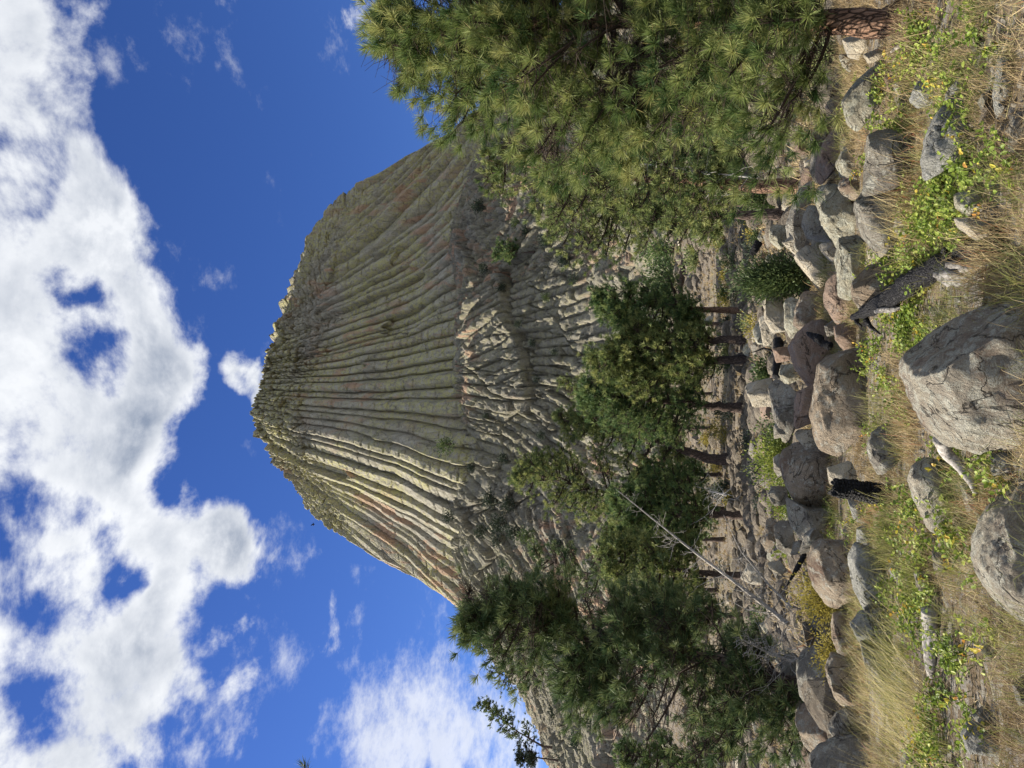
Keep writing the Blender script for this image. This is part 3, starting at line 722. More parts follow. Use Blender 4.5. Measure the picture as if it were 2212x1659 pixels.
BL = [
('B', [(1255,1020),(1300,945),(1700,735),(1960,640),(2100,590),(2300,560),(2420,800),(2420,1300),(2300,1600),(2080,1700),(1900,1700),(1748,1722),(1600,1680),(1500,1600),(1420,1500),(1330,1320),(1262,1150)], 'hero',
 'massive speckled grey boulder at the near edge with one dark slanting flank', dict(d=4.75, depth=.95, sub=6, facets=0, box=.6, planes=[(.62,.62,.25,.66),(-.30,.25,.95,.70),(-.75,.15,.6,.80),(.1,-.1,1,.9),(-.5,.8,.5,.84)])),
('C', [(1878,1100),(1900,960),(1990,740),(2100,600),(2209,500),(2420,480),(2560,1100),(2400,1600),(2209,1570),(2050,1420),(1950,1280)], 'hero',
 'large rounded speckled boulder near the viewer, left of the massive one', dict(d=4.6, sub=6, facets=1, box=.75, planes=[(-.7,.35,.5,.8),(.2,.9,.3,.85)])),
('B', [(385,940),(440,860),(520,790),(600,758),(655,800),(700,900),(650,1040),(600,1100),(590,1200),(530,1240),(430,1110)], 'pink', 'smooth pinkish boulder with wavy rings and a charred snag in front', dict(box=.85, facets=1)),
('B', [(545,1440),(590,1180),(615,1080),(650,1020),(900,955),(930,1080),(940,1250),(905,1400),(870,1560),(740,1750),(620,1700)], 'brown', 'broad flat-topped grey-brown boulder in the middle of the field', dict(planes=[(.2,.9,.5,.75),(-.5,.1,.9,.8)])),
('B', [(420,290),(500,225),(600,255),(650,400),(640,540),(605,552),(540,440),(440,320)], 'pale', 'angular block with a bright cream face beside the upright juniper', dict(facets=1, box=.5, planes=[(-.7,.1,.7,.6)])),
('B', [(640,560),(660,470),(760,390),(775,600),(845,690),(740,785),(650,645)], 'pink', 'pink angular boulder wedged under the cream-faced block', dict(box=.55)),
('B', [(742,160),(880,130),(935,300),(905,420),(845,605),(755,580),(750,430),(735,300)], 'lichen', 'upright block crusted with pale yellow lichen', dict(box=.5)),
('B', [(845,600),(840,480),(960,360),(1060,340),(1135,420),(1140,560),(1000,640),(920,690)], 'brown', 'smooth brown-grey boulder just above the charred log', dict(box=.8)),
('B', [(212,590),(240,558),(320,585),(345,700),(352,830),(270,845),(205,760)], 'pale', 'white squarish block, rearmost beside the thin pine trunk', dict(d=17, box=.5)),
('B', [(350,620),(400,590),(465,620),(440,760),(500,830),(400,892),(350,800)], 'lichen', 'pale lichened block between the white block and a smooth brown boulder', dict(d=15.5, box=.6)),
('B', [(480,560),(600,548),(632,640),(575,770),(480,835),(415,790),(430,680)], 'brown', 'smooth round-shouldered brown boulder behind the pink ringed one', dict(d=14, box=.85, facets=1)),
('B', [(60,1250),(95,1215),(240,1178),(272,1378),(120,1388)], 'pale', 'tilted block with a flat cream-white side at the back of the field', dict(d=19, box=.45, facets=0, planes=[(-.75,.0,.65,.55),(.5,.8,.3,.7)])),
('B', [(232,1260),(300,1178),(380,1240),(442,1370),(430,1500),(345,1659),(280,1480)], 'grey', 'grey slab-sided boulder leaning below the cream-white block', dict(d=15)),
('B', [(440,1280),(530,1240),(600,1180),(565,1400),(560,1500),(430,1550),(425,1350)], 'pink', 'dull pinkish wedge behind the broad flat-topped boulder', dict(d=12.5, box=.6)),
('B', [(415,1545),(560,1555),(592,1659),(500,1690),(440,1620)], 'pale', 'small cream-faced rock at the foot of the grey slab-sided boulder', dict(d=12.6, box=.6)),
('B', [(322,1080),(430,1080),(450,1180),(350,1235),(310,1150)], 'lichen', 'small lichened boulder left of the dark hollow in the rocks', dict(d=16)),
('B', [(262,965),(380,945),(372,1050),(290,1065)], 'pink', 'small pink-white boulder behind the ringed pink one', dict(d=17)),
('B', [(162,740),(200,725),(250,920),(200,955)], 'pale', 'long low pale slab at the back of the field', dict(d=20)),
('B', [(640,800),(700,758),(722,860),(660,875)], 'grey', 'fist-shaped grey rock wedged between two pink boulders', dict(d=11.5)),
('B', [(708,800),(800,780),(892,830),(905,930),(790,975),(720,900)], 'pink', 'pink boulder touching the upper tip of the charred log', dict(d=10.4)),
('A', [(770,690),(830,600),(980,468),(1052,520),(1025,640),(1000,800),(900,928),(820,870)], 'lichen', 'dark-topped boulder mottled with white lichen near the right pine', dict(planes=[(.5,.8,.2,.62)])),
('A', [(728,1180),(780,1080),(880,1028),(955,1060),(955,1180),(912,1342),(830,1335),(760,1260)], 'lichen', 'light greenish-white rounded boulder with a tuft of leaves on it', dict(d=10.6, box=.85, facets=1)),
('A', [(740,1350),(765,1285),(900,1340),(915,1400),(850,1450),(780,1405)], 'brown', 'small rusty-tinted boulder under the greenish-white one', dict(d=10.3)),
('A', [(940,1290),(950,1100),(965,970),(1070,898),(1180,920),(1275,1050),(1290,1200),(1200,1340),(1050,1410),(920,1400)], 'grey', 'big smooth grey boulder with a pale ridge along its top', dict(box=.8, planes=[(.1,.3,.9,.8)])),
('A', [(855,1490),(920,1395),(1080,1360),(1235,1440),(1220,1650),(1060,1850),(930,1700)], 'grey', 'wide smooth grey boulder, left neighbour of the one with the pale ridge', dict(box=.85, facets=1)),
('A', [(600,1130),(640,1000),(760,875),(920,930),(880,1060),(750,1190),(610,1340),(575,1250)], 'pink', 'sloping pink-grey boulder behind the greenish-white one', dict(d=12, box=.8)),
('A', [(368,1630),(435,1410),(530,1325),(620,1335),(560,1500),(520,1680),(460,1860),(400,1800)], 'grey', 'long grey whaleback boulder left of the bare pine trunk', dict(d=15, box=.9, facets=1)),
('A', [(565,1430),(600,1335),(745,1335),(790,1480),(850,1590),(865,1750),(745,1800),(650,1640)], 'lichen', 'craggy hollow-sided boulder with bright ragged edges', dict(d=10.8, rough=2.0)),
('B', [(478,50),(520,150),(620,185),(720,205),(745,120),(665,-30),(520,-70)], 'grey', 'smooth grey domed boulder in front of the long whaleback', dict(d=12.5, box=.9, facets=1)),
('B', [(240,100),(270,60),(350,70),(370,190),(315,240),(245,180)], 'lichen', 'small white-faced boulder at the foot of the second pine trunk', dict(d=18)),
('B', [(330,190),(420,130),(440,230),(470,255),(430,280)], 'pale', 'thin cream slab below the long whaleback', dict(d=15)),
('B', [(600,200),(740,195),(745,320),(690,330),(620,260)], 'pale', 'cream wedge under the smooth domed boulder', dict(d=11.8)),
('A', [(1362,1120),(1400,960),(1480,780),(1580,755),(1660,900),(1690,1040),(1560,1200),(1400,1285)], 'blue', 'weathered blue-grey boulder with a pink chipped patch, in the near grass', dict(box=.7)),
('A', [(1530,660),(1600,575),(1690,700),(1650,850),(1550,770)], 'blue', 'small blue-grey rock leaning on the boulder with the chipped patch', dict()),
('A', [(772,260),(1120,240),(1125,285),(1040,305),(925,305),(905,410),(820,385),(790,310)], 'pale', 'large white boulder beside the right pine trunk', dict(d=9.5)),
('A', [(748,395),(820,365),(865,470),(830,515),(770,465)], 'lichen', 'small white rock under the pale green bush', dict(d=10.5)),
('A', [(925,390),(1060,355),(1085,435),(960,445)], 'pale', 'flat white rock next to the large white boulder', dict()),
('A', [(1083,560),(1120,508),(1182,560),(1170,640),(1110,660)], 'pink', 'egg-shaped pinkish rock in the grass near the right pine', dict()),
('A', [(1262,720),(1310,600),(1420,565),(1445,740),(1330,768)], 'blue', 'low blue-grey rock half buried in brown grass', dict()),
('A', [(1150,600),(1190,530),(1245,640),(1258,860),(1212,855),(1170,720)], 'lichen', 'long thin rock with white crust in the near grass', dict()),
('A', [(538,810),(600,765),(655,940),(600,962)], 'pale', 'slender white block, upper of two by the lower pine branches', dict(d=17, box=.5)),
('A', [(505,940),(560,908),(592,1000),(540,1035)], 'pale', 'squat white block next to the slender one', dict(d=17.5, box=.5)),
('A', [(690,850),(770,812),(775,890),(700,915)], 'pale', 'small white rock above the mottled dark-topped boulder', dict(d=13)),
('A', [(492,1160),(550,1105),(575,1150),(560,1290),(500,1280)], 'pale', 'pale rock at the foot of the bare pine trunk', dict(d=15.5)),
('A', [(1880,650),(1935,390),(2000,450),(1960,700),(1905,880)], 'blue', 'flat grey stone set in the near path', dict(depth=.5)),
('A', [(2000,900),(2030,760),(2060,900),(2040,1100),(1990,1080)], 'grey', 'thin flat grey stone at the edge of the path', dict(depth=.5)),
('A', [(1590,1400),(1740,1370),(1775,1490),(1700,1560),(1600,1500)], 'lichen', 'lichen-spotted rock under the leafy vines', dict()),
('B', [(1148,80),(1180,-60),(1275,-40),(1285,100),(1205,175)], 'blue', 'rounded blue-grey rock among the leafy vines', dict()),
('B', [(1590,0),(1700,30),(1880,70),(1870,150),(1750,165),(1620,70)], 'pale', 'pale cracked rock next to the thick end of the charred log', dict()),
('B', [(950,250),(1010,230),(1030,300),(960,310)], 'pale', 'little white rock in front of the lichen-crusted upright block', dict()),
('C', [(1015,190),(1060,100),(1180,15),(1245,60),(1255,200),(1205,330),(1100,440),(1040,330)], 'grey', 'purplish grey boulder with a diagonal crack, right of the charred stump', dict(box=.8)),
('C', [(333,330),(370,240),(440,190),(640,180),(705,350),(725,480),(695,640),(560,692),(430,625),(380,490)], 'brown', 'large brown-stained boulder with a white rim directly behind the charred stump', dict(box=.7)),
('C', [(383,600),(430,630),(560,690),(700,690),(645,820),(505,938),(420,820)], 'grey', 'shadowed grey boulder with a cream lower edge, left of the brown-stained one', dict(d=12.7)),
('C', [(288,830),(325,788),(405,788),(435,920),(410,1060),(310,985)], 'grey', 'smooth pale grey boulder at the back near the fallen dead tree', dict(d=16, box=.85)),
('C', [(560,1110),(588,1000),(650,938),(850,955),(905,1100),(925,1300),(835,1490),(700,1445),(590,1300)], 'brown', 'big rounded brown-grey boulder with a rough pale side', dict(box=.85)),
('C', [(873,1070),(930,960),(1060,1030),(1135,1200),(1130,1380),(1005,1505),(920,1340)], 'blue', 'light grey boulder dotted with black lichen spots', dict(box=.85, facets=1)),
('D', [(878,320),(970,228),(1130,188),(1175,300),(1145,500),(960,462)], 'blue', 'blue-grey rock touching the black-dotted boulder', dict()),
('D', [(955,450),(1130,520),(1180,700),(1165,810),(1080,745),(1000,640)], 'grey', 'grey rock behind the tall straw grass', dict()),
('C', [(820,860),(850,818),(905,830),(915,985),(868,992)], 'grey', 'small dark-flecked rock between the stump and the dotted boulder', dict()),
('C', [(928,850),(1010,805),(1045,940),(1010,1030),(930,985)], 'blue', 'small blue-grey rock in the grass beside the dotted boulder', dict()),
('C', [(855,620),(940,640),(1005,720),(965,810),(905,770)], 'blue', 'pale flat-sided rock at the left of the charred stump', dict()),
('C', [(1343,470),(1370,370),(1480,308),(1575,330),(1650,620),(1610,810),(1560,890),(1480,855),(1400,680)], 'hero', 'tapering speckled grey boulder above the curved grey branch', dict(box=.8)),
('C', [(1735,510),(1800,465),(1860,560),(1860,720),(1790,745)], 'grey', 'low grey rock at the tip of the curved grey branch', dict()),
('C', [(1965,270),(2050,255),(2120,300),(2100,430),(1980,435)], 'blue', 'low flat rock beside the massive boulder', dict()),
('C', [(1862,740),(1965,735),(1945,905),(1875,885)], 'grey', 'dark flecked rock between the two near boulders', dict()),
('C', [(1510,1020),(1620,995),(1650,1150),(1530,1170)], 'grey', 'small grey rock in pale grass behind the rounded near boulder', dict()),
('C', [(1370,1190),(1480,1175),(1520,1340),(1400,1320)], 'grey', 'small mossy rock in front of the leafy patch', dict()),
('C', [(1183,1130),(1240,1130),(1260,1225),(1190,1228)], 'blue', 'very small blue-grey rock among green leaves', dict()),
('C', [(238,580),(270,518),(370,528),(385,645),(290,665)], 'grey', 'knobbly grey rock under the bright green shrub', dict(d=15)),
('C', [(283,300),(330,265),(352,360),(325,460),(290,390)], 'grey', 'narrow grey rock leaning behind the brown-stained boulder', dict(d=15)),
('C', [(288,60),(320,10),(385,60),(360,135),(290,155)], 'grey', 'rounded grey rock right of the bright green shrub', dict(d=15)),
('C', [(705,380),(860,325),(905,440),(870,525),(720,505)], 'pale', 'cream-coloured rock leaning on top of the charred stump', dict(d=9)),
('C', [(488,1040),(520,900),(600,838),(650,900),(595,1005)], 'grey', 'wedge of grey rock behind the big rounded brown-grey boulder', dict(d=11.8)),
('C', [(415,1050),(440,950),(500,930),(480,1040)], 'grey', 'thin grey slab standing behind the grey wedge', dict(d=13)),
('C', [(188,940),(230,790),(282,758),(295,900),(255,1045)], 'brown', 'brown-shadowed boulder at the back under the shrubs', dict(d=18)),
('C', [(240,1110),(330,1090),(370,1150),(340,1200),(260,1160)], 'pale', 'pale rock under the burnt branch', dict(d=15)),
('C', [(30,1230),(90,1110),(190,1160),(185,1260),(110,1270)], 'pale', 'white rock seen through the dead twigs', dict(d=22)),
('D', [(338,730),(350,590),(450,556),(485,620),(485,880),(462,1002),(400,965),(350,830)], 'grey', 'dark rounded boulder at the foot of the left pine', dict(d=14)),
('D', [(468,700),(500,530),(560,478),(700,560),(742,760),(835,900),(805,1015),(640,1015),(500,905)], 'grey', 'dark domed boulder with a fine crack, left of the golden bush', dict(d=11.5, box=.85)),
('D', [(462,1080),(478,950),(560,940),(770,1020),(745,1060),(710,1150),(755,1260),(610,1335),(520,1240)], 'brown', 'dark reddish-shadowed boulder below the left pine branches', dict(d=12, box=.85)),
('D', [(695,650),(740,555),(870,600),(950,700),(1005,850),(985,975),(850,975),(760,870)], 'brown', 'rough pinkish boulder behind the straw grass', dict(rough=1.6, d=9.8)),
('D', [(738,420),(750,240),(875,208),(905,300),(912,420),(885,565),(780,520)], 'brown', 'dusky boulder under the golden bush', dict(d=10.4)),
('D', [(715,1130),(780,1008),(880,975),(1005,1050),(1005,1180),(905,1310),(780,1235)], 'grey', 'rounded grey boulder behind the straw grass at the far left', dict(d=9.8, box=.85)),
('D', [(575,1390),(640,1300),(780,1240),(1000,1185),(1145,1300),(1160,1520),(900,1640),(620,1560)], 'grey', 'wide dark boulder cut by the left edge of the view', dict(d=9.2, box=.8)),
('D', [(1745,1180),(1790,1095),(1870,1085),(2015,1235),(1945,1305),(1840,1290),(1790,1310)], 'blue', 'bluish white cracked rock in the near dry grass', dict()),
('D', [(1825,1030),(1900,950),(1955,1000),(1955,1070),(1880,1090)], 'grey', 'dark end piece split from the bluish white rock', dict()),
('D', [(1870,510),(1915,435),(2005,500),(1945,580)], 'lichen', 'low grey-green rock in the near grass', dict()),
('D', [(1262,1390),(1330,1265),(1375,1340),(1400,1440),(1300,1470)], 'blue', 'pale rock at the left edge below the straw grass', dict()),
('D', [(2140,790),(2250,710),(2300,900),(2170,930)], 'grey', 'low dark rock at the near edge left of the rounded boulder', dict(d=4.7)),
]
for c, pts, mat, label, kw in BL:
    boulder(c, pts, mat, label, **kw)

# loose rocks: a few shapes, each copied
def rock_shape(seed, mat, sub=3):
    r = np.random.default_rng(seed); v, T = ICO[sub]
    p = v * np.array([1, r.uniform(.7, 1), r.uniform(.5, .85)])
    for _ in range(13):
        n_ = r.normal(size=3); n_ /= np.linalg.norm(n_); lim = r.uniform(.5, .78) * np.max(p @ n_)
        ex = np.maximum(0, p @ n_ - lim); p = p - (ex * .95)[:, None] * n_
    p = p * (1 + .06 * fbm(p * 2.5 + seed, 4, seed))[:, None]
    return mesh_obj('rock', p, T, MAT[mat], None, None, True)
protos = [rock_shape(200 + i, m, 5) for i, m in enumerate(['grey', 'pale', 'brown', 'pale', 'lichen', 'pink', 'grey', 'lichen'])]
used = set()
def put_rock(x, y, s, label, group, z=None, flat=1.0):
    k = random.randrange(len(protos)); o = protos[k]
    if k in used: o = protos[k].copy(); scene.collection.objects.link(o)
    used.add(k)
    g = gz(x, y) if z is None else z
    o.location = (x, y, g + s * .25)
    o.scale = (s, s * random.uniform(.7, 1.2), s * random.uniform(.6, 1.0) * flat)
    o.rotation_euler = (random.uniform(-.3, .3), random.uniform(-.3, .3), random.uniform(0, 6.28))
    tag(o, label, 'rock', group)
for i in range(45):                                        # fills the gaps of the boulder band
    x_, y_ = random.uniform(1655, 1760), random.uniform(0, 1659)
    d = ground_dist(x_, y_) ; p = P(x_, y_, d)
    put_rock(p[0], p[1], random.uniform(.18, .5), 'weathered rock filling the gaps behind the large boulders', 'rocks between the boulders')
for i in range(38):
    x_, y_ = random.uniform(1780, 2150), random.uniform(0, 1659)
    d = ground_dist(x_, y_); p = P(x_, y_, d)
    put_rock(p[0], p[1], random.uniform(.05, .14), 'small loose stone half hidden in the near grass', 'small stones in the near grass', flat=.8)
for i in range(100):
    x_, y_ = random.uniform(1625, 1800), random.uniform(-20, 1680)
    d = ground_dist(x_, y_) ; p = P(x_, y_, d)
    put_rock(p[0], p[1], random.uniform(.22, .5) * (1 + (random.random() > .8) * .6), 'angular block packed into the boulder jumble', 'blocks in the boulder jumble')
for i in range(42):
    x_, y_ = random.uniform(1590, 1690), random.uniform(500, 1659)
    d = min(ground_dist(x_, y_), 40); p = P(x_, y_, d)
    put_rock(p[0], p[1], random.uniform(.25, .8), 'rugged rock on the flat behind the boulder field', 'rocks behind the boulder field')
for i in range(68):
    Y_ = random.uniform(30, 105); X_ = random.uniform(-.52, .52) * Y_
    put_rock(X_, Y_, random.uniform(.2, .75) * (1 if random.random() < .85 else 2.0), 'grey rock lying on the rubble slope under the pines', 'rocks on the rubble slope')

def scatter_stuff_rocks():
    mb = MB(); v, T = ICO[2]
    for i in range(19000):
        belt = i > 13000
        Y_ = 11 + 111 * rng.random() ** .85 if not belt else 17 + 40 * rng.random() ** .9; X_ = rng.uniform(-.54, .54) * Y_
        if not belt and fbm(np.array([[X_ / 7, Y_ / 7, 0]]), 2, 95)[0] < rng.uniform(-.5, .55): continue
        s = rng.uniform(.06, .24) * (1 + 2.0 * (rng.random() > .9)) * (1 + Y_ / 110); q = v * np.array([1, rng.uniform(.6, 1), rng.uniform(.4, .8)])
        n_ = nrm(rng.normal(size=3)); q = q - (np.maximum(0, q @ n_ - .4) * .9)[:, None] * n_
        n_ = nrm(rng.normal(size=3)); q = q - (np.maximum(0, q @ n_ - .4) * .9)[:, None] * n_
        a = rng.uniform(0, 6.28); c_, s_ = math.cos(a), math.sin(a)
        q = np.stack([q[:, 0] * c_ - q[:, 1] * s_, q[:, 0] * s_ + q[:, 1] * c_, q[:, 2]], -1)
        mb.add(q * s + np.array([X_, Y_, 0]), None, T, np.full(len(v), rng.random()))
    V = np.concatenate(mb.V); 
    n = len(v); cen = V.reshape(-1, n, 3).mean(1); z = gh(cen[:, 0], cen[:, 1])
    V = (V.reshape(-1, n, 3) + np.stack([z * 0, z * 0, z], -1)[:, None, :]).reshape(-1, 3)
    mb.V = [V]
    o = mb.obj('rubble', MAT['rubble'], smooth=False)
    tag(o, 'loose grey rubble covering the slope below the tower', 'rubble', kind='stuff')
scatter_stuff_rocks()

# ------------------------------------------------------------------ pines
def along(pts, t):
    pts = np.asarray(pts); n = len(pts) - 1; t = np.clip(t, 0, 1) * n; i = min(int(t), n - 1); return pts[i] + (pts[i + 1] - pts[i]) * (t - i)
def tufts_into(mb, C, D, L, W, nb, spread=.56, up=.22, base_r=0.0):
    k = len(C); Cn = np.repeat(C, nb, 0); Dn = np.repeat(D, nb, 0)
    dd = nrm(Dn * .8 + rng.normal(size=(k * nb, 3)) * spread + np.array([0, 0, up]))
    o = Cn - Dn * (rng.random(k * nb) * L * .55)[:, None]
    tr = np.repeat(rng.normal(.45, .27, k), nb) + rng.normal(0, .13, k * nb) + base_r
    brown = rng.random(k * nb) > .985
    mb.blades(o, dd, L * rng.uniform(.7, 1.1, k * nb), W, np.clip(np.where(brown, .97, np.minimum(tr, .88)), 0, 1))
def pine(label, d, trunk, rows, ntuft, L, W, nb, tr0, mat='needle_mid', bark='bark', nbr=60, group='pine trees', depth=1.0,
         gaps=.0, cat='pine tree', name='pine_tree', zbase=None, lean_d=0.0, seed=1, stub=0, shell=.45, crownbranch=True):
    """trunk: points (x, y) seen from the camera, bottom to top; rows: (x, y_left, y_right) the crown's width, top to bottom"""
    r = np.random.default_rng(seed)
    tp = np.array([P(x, y, d + lean_d * i / max(1, len(trunk) - 1)) for i, (x, y) in enumerate(trunk)])
    g = gz(tp[0][0], tp[0][1]) if zbase is None else zbase
    if tp[0][2] > g - .1:
        tp = np.vstack([[tp[0][0], tp[0][1], g - .25], tp])
    fine = np.array([along(tp, t) for t in np.linspace(0, 1, 26)])
    fine[1:-1] += r.normal(0, tr0 * .12, (24, 3)) * np.array([1, 1, 0])
    root = empty(name, (tp[0][0], tp[0][1], g), label, cat, group); base = np.array(root.location)
    hh = (fine[:, 2] - fine[0, 2]) / (fine[-1, 2] - fine[0, 2])
    mb = MB(); rad = tr0 * np.maximum(1 - .93 * hh, .05) * (1 + .35 * np.exp(-hh * 18))
    mb.tube(fine, rad, 14 if d < 25 else 7, bump=.10 if d < 30 else 0, seed=seed)
    mb.obj('trunk', MAT[bark], root, base)
    rw = np.array([[P(x, .5 * (a + b), d)[2], P(x, a, d)[0], P(x, b, d)[0]] for x, a, b in rows])
    rw = rw[np.argsort(rw[:, 0])]
    zlo, zhi = rw[0, 0], rw[-1, 0]
    br = MB(); C = []; D = []
    per = max(3, int(ntuft / nbr))
    for i in range(nbr):
        zt = zlo + (zhi - zlo) * ((i + r.random()) / nbr) ** .9
        xl, xr = np.interp(zt, rw[:, 0], rw[:, 1]), np.interp(zt, rw[:, 0], rw[:, 2])
        cx = np.interp(zt, fine[:, 2], fine[:, 0]) ; cy = np.interp(zt, fine[:, 2], fine[:, 1])
        cx = min(max(cx, xl + .1 * (xr - xl)), xr - .1 * (xr - xl))
        az = r.uniform(0, 2 * np.pi)
        a = (xr - cx) if math.cos(az) > 0 else (cx - xl); b = .5 * (xr - xl) * depth
        ln = r.uniform(.72, 1.03)
        end = np.array([cx + math.cos(az) * a * ln, cy + math.sin(az) * b * ln, zt])
        reach = math.hypot(end[0] - cx, end[1] - cy)
        z0 = max(zt - reach * r.uniform(.15, .45), fine[0, 2] + .6)
        z0 = min(z0, fine[-1, 2] - .02)
        st = np.array([np.interp(z0, fine[:, 2], fine[:, 0]), np.interp(z0, fine[:, 2], fine[:, 1]), z0])
        mid = st * .45 + end * .55 + np.array([0, 0, -reach * .10]) + r.normal(0, reach * .05, 3)
        tt = np.linspace(0, 1, 7)[:, None]
        cv = (1 - tt) ** 2 * st + 2 * tt * (1 - tt) * mid + tt ** 2 * end
        rb = min(tr0 * .26, .011 * reach + .006 * (d / 10)) 
        br.tube(cv, rb * (1 - .8 * tt[:, 0]) + .004 * d / 8, 5 if d < 25 else 4, caps=False)
        for q in range(per):
            t = 1 - shell * 1.6 * r.random() ** 1.3 if r.random() < .85 else r.uniform(.25, 1)
            t = max(t, .15); o = along(cv, t)
            sp = reach * .22 * (1.15 - t * .55) + L * .8
            tip = o + r.normal(0, 1, 3) * sp * np.array([1, 1, .62]) + np.array([0, 0, sp * .22])
            dirv = nrm((tip - o) * .8 + nrm(end - st) * sp * .5 + np.array([0, 0, sp * .35]))
            C.append(tip); D.append(dirv)
            if d < 30 or q % 3 == 0:
                br.tube(np.array([o, .5 * (o + tip) + r.normal(0, sp * .08, 3), tip]), np.array([.5, .35, .2]) * max(.006 * d / 6, .008), 3, caps=False)
    br.obj('branches', MAT['twig'], root, base)
    C = np.array(C); D = np.array(D)
    if gaps:
        keep = fbm(C / (L * 3.6), 2, seed + 3) > -.62 + gaps
        C = C[keep]; D = D[keep]
    cb = MB(); tufts_into(cb, C, D, L, W, nb)
    cb.obj('crown', MAT[mat], root, base, smooth=False)
    return root

pine('large pine with long glossy green needles filling the right side, thick plated trunk', 8.0,
     [(1945, 42), (1850, 46), (1740, 52), (1500, 40), (1250, 50), (1000, 60), (830, 90)],
     [(838, 150, 70), (872, 205, -60), (915, 240, -120), (970, 265, -160), (1050, 295, -220), (1150, 345, -250), (1250, 378, -280), (1350, 335, -280),
      (1450, 318, -280), (1530, 345, -260), (1600, 400, -240), (1650, 412, -220), (1700, 330, -120), (1742, 190, -20)],
     5600, .15, .0048, 80, .14, 'needle', 'bark', 130, depth=.95, seed=5, gaps=.52, shell=.5)
pine('dark green pine with spiky tufts at the left, standing behind dark boulders', 14.0,
     [(1700, 1478), (1640, 1462), (1560, 1430), (1440, 1405), (1300, 1385), (1150, 1340), (1010, 1290)],
     [(998, 1312, 1272), (1030, 1395, 1262), (1080, 1440, 1258), (1150, 1470, 1275), (1250, 1520, 1288), (1350, 1565, 1272), (1450, 1612, 1290),
      (1550, 1645, 1330), (1640, 1660, 1400), (1705, 1665, 1500)],
     3900, .19, .011, 40, .20, 'needle_dark', 'bark_dark', 90, seed=6, gaps=.58, shell=.5)
pine('tall pine with a bare sunlit trunk and pale dead limbs behind the large pine', 20.0,
     [(1745, 402), (1600, 402), (1480, 388), (1330, 380), (1150, 360), (1050, 345)],
     [(1045, 380, 310), (1080, 450, 300), (1150, 500, 290), (1230, 520, 300), (1330, 470, 320), (1430, 480, 330), (1530, 470, 360), (1600, 450, 380)],
     1900, .17, .016, 26, .20, 'needle_mid', 'bark', 60, seed=8, gaps=.25)
pine('pale green pine with a straight dark trunk, left of the bare-trunked one', 27.0,
     [(1690, 462), (1560, 466), (1400, 462), (1200, 455)],
     [(1180, 500, 430), (1220, 560, 420), (1300, 570, 430), (1380, 550, 430), (1450, 560, 430), (1520, 540, 440), (1560, 490, 440)],
     1700, .19, .020, 22, .20, 'needle_mid', 'bark_dark', 60, seed=9, gaps=.25)
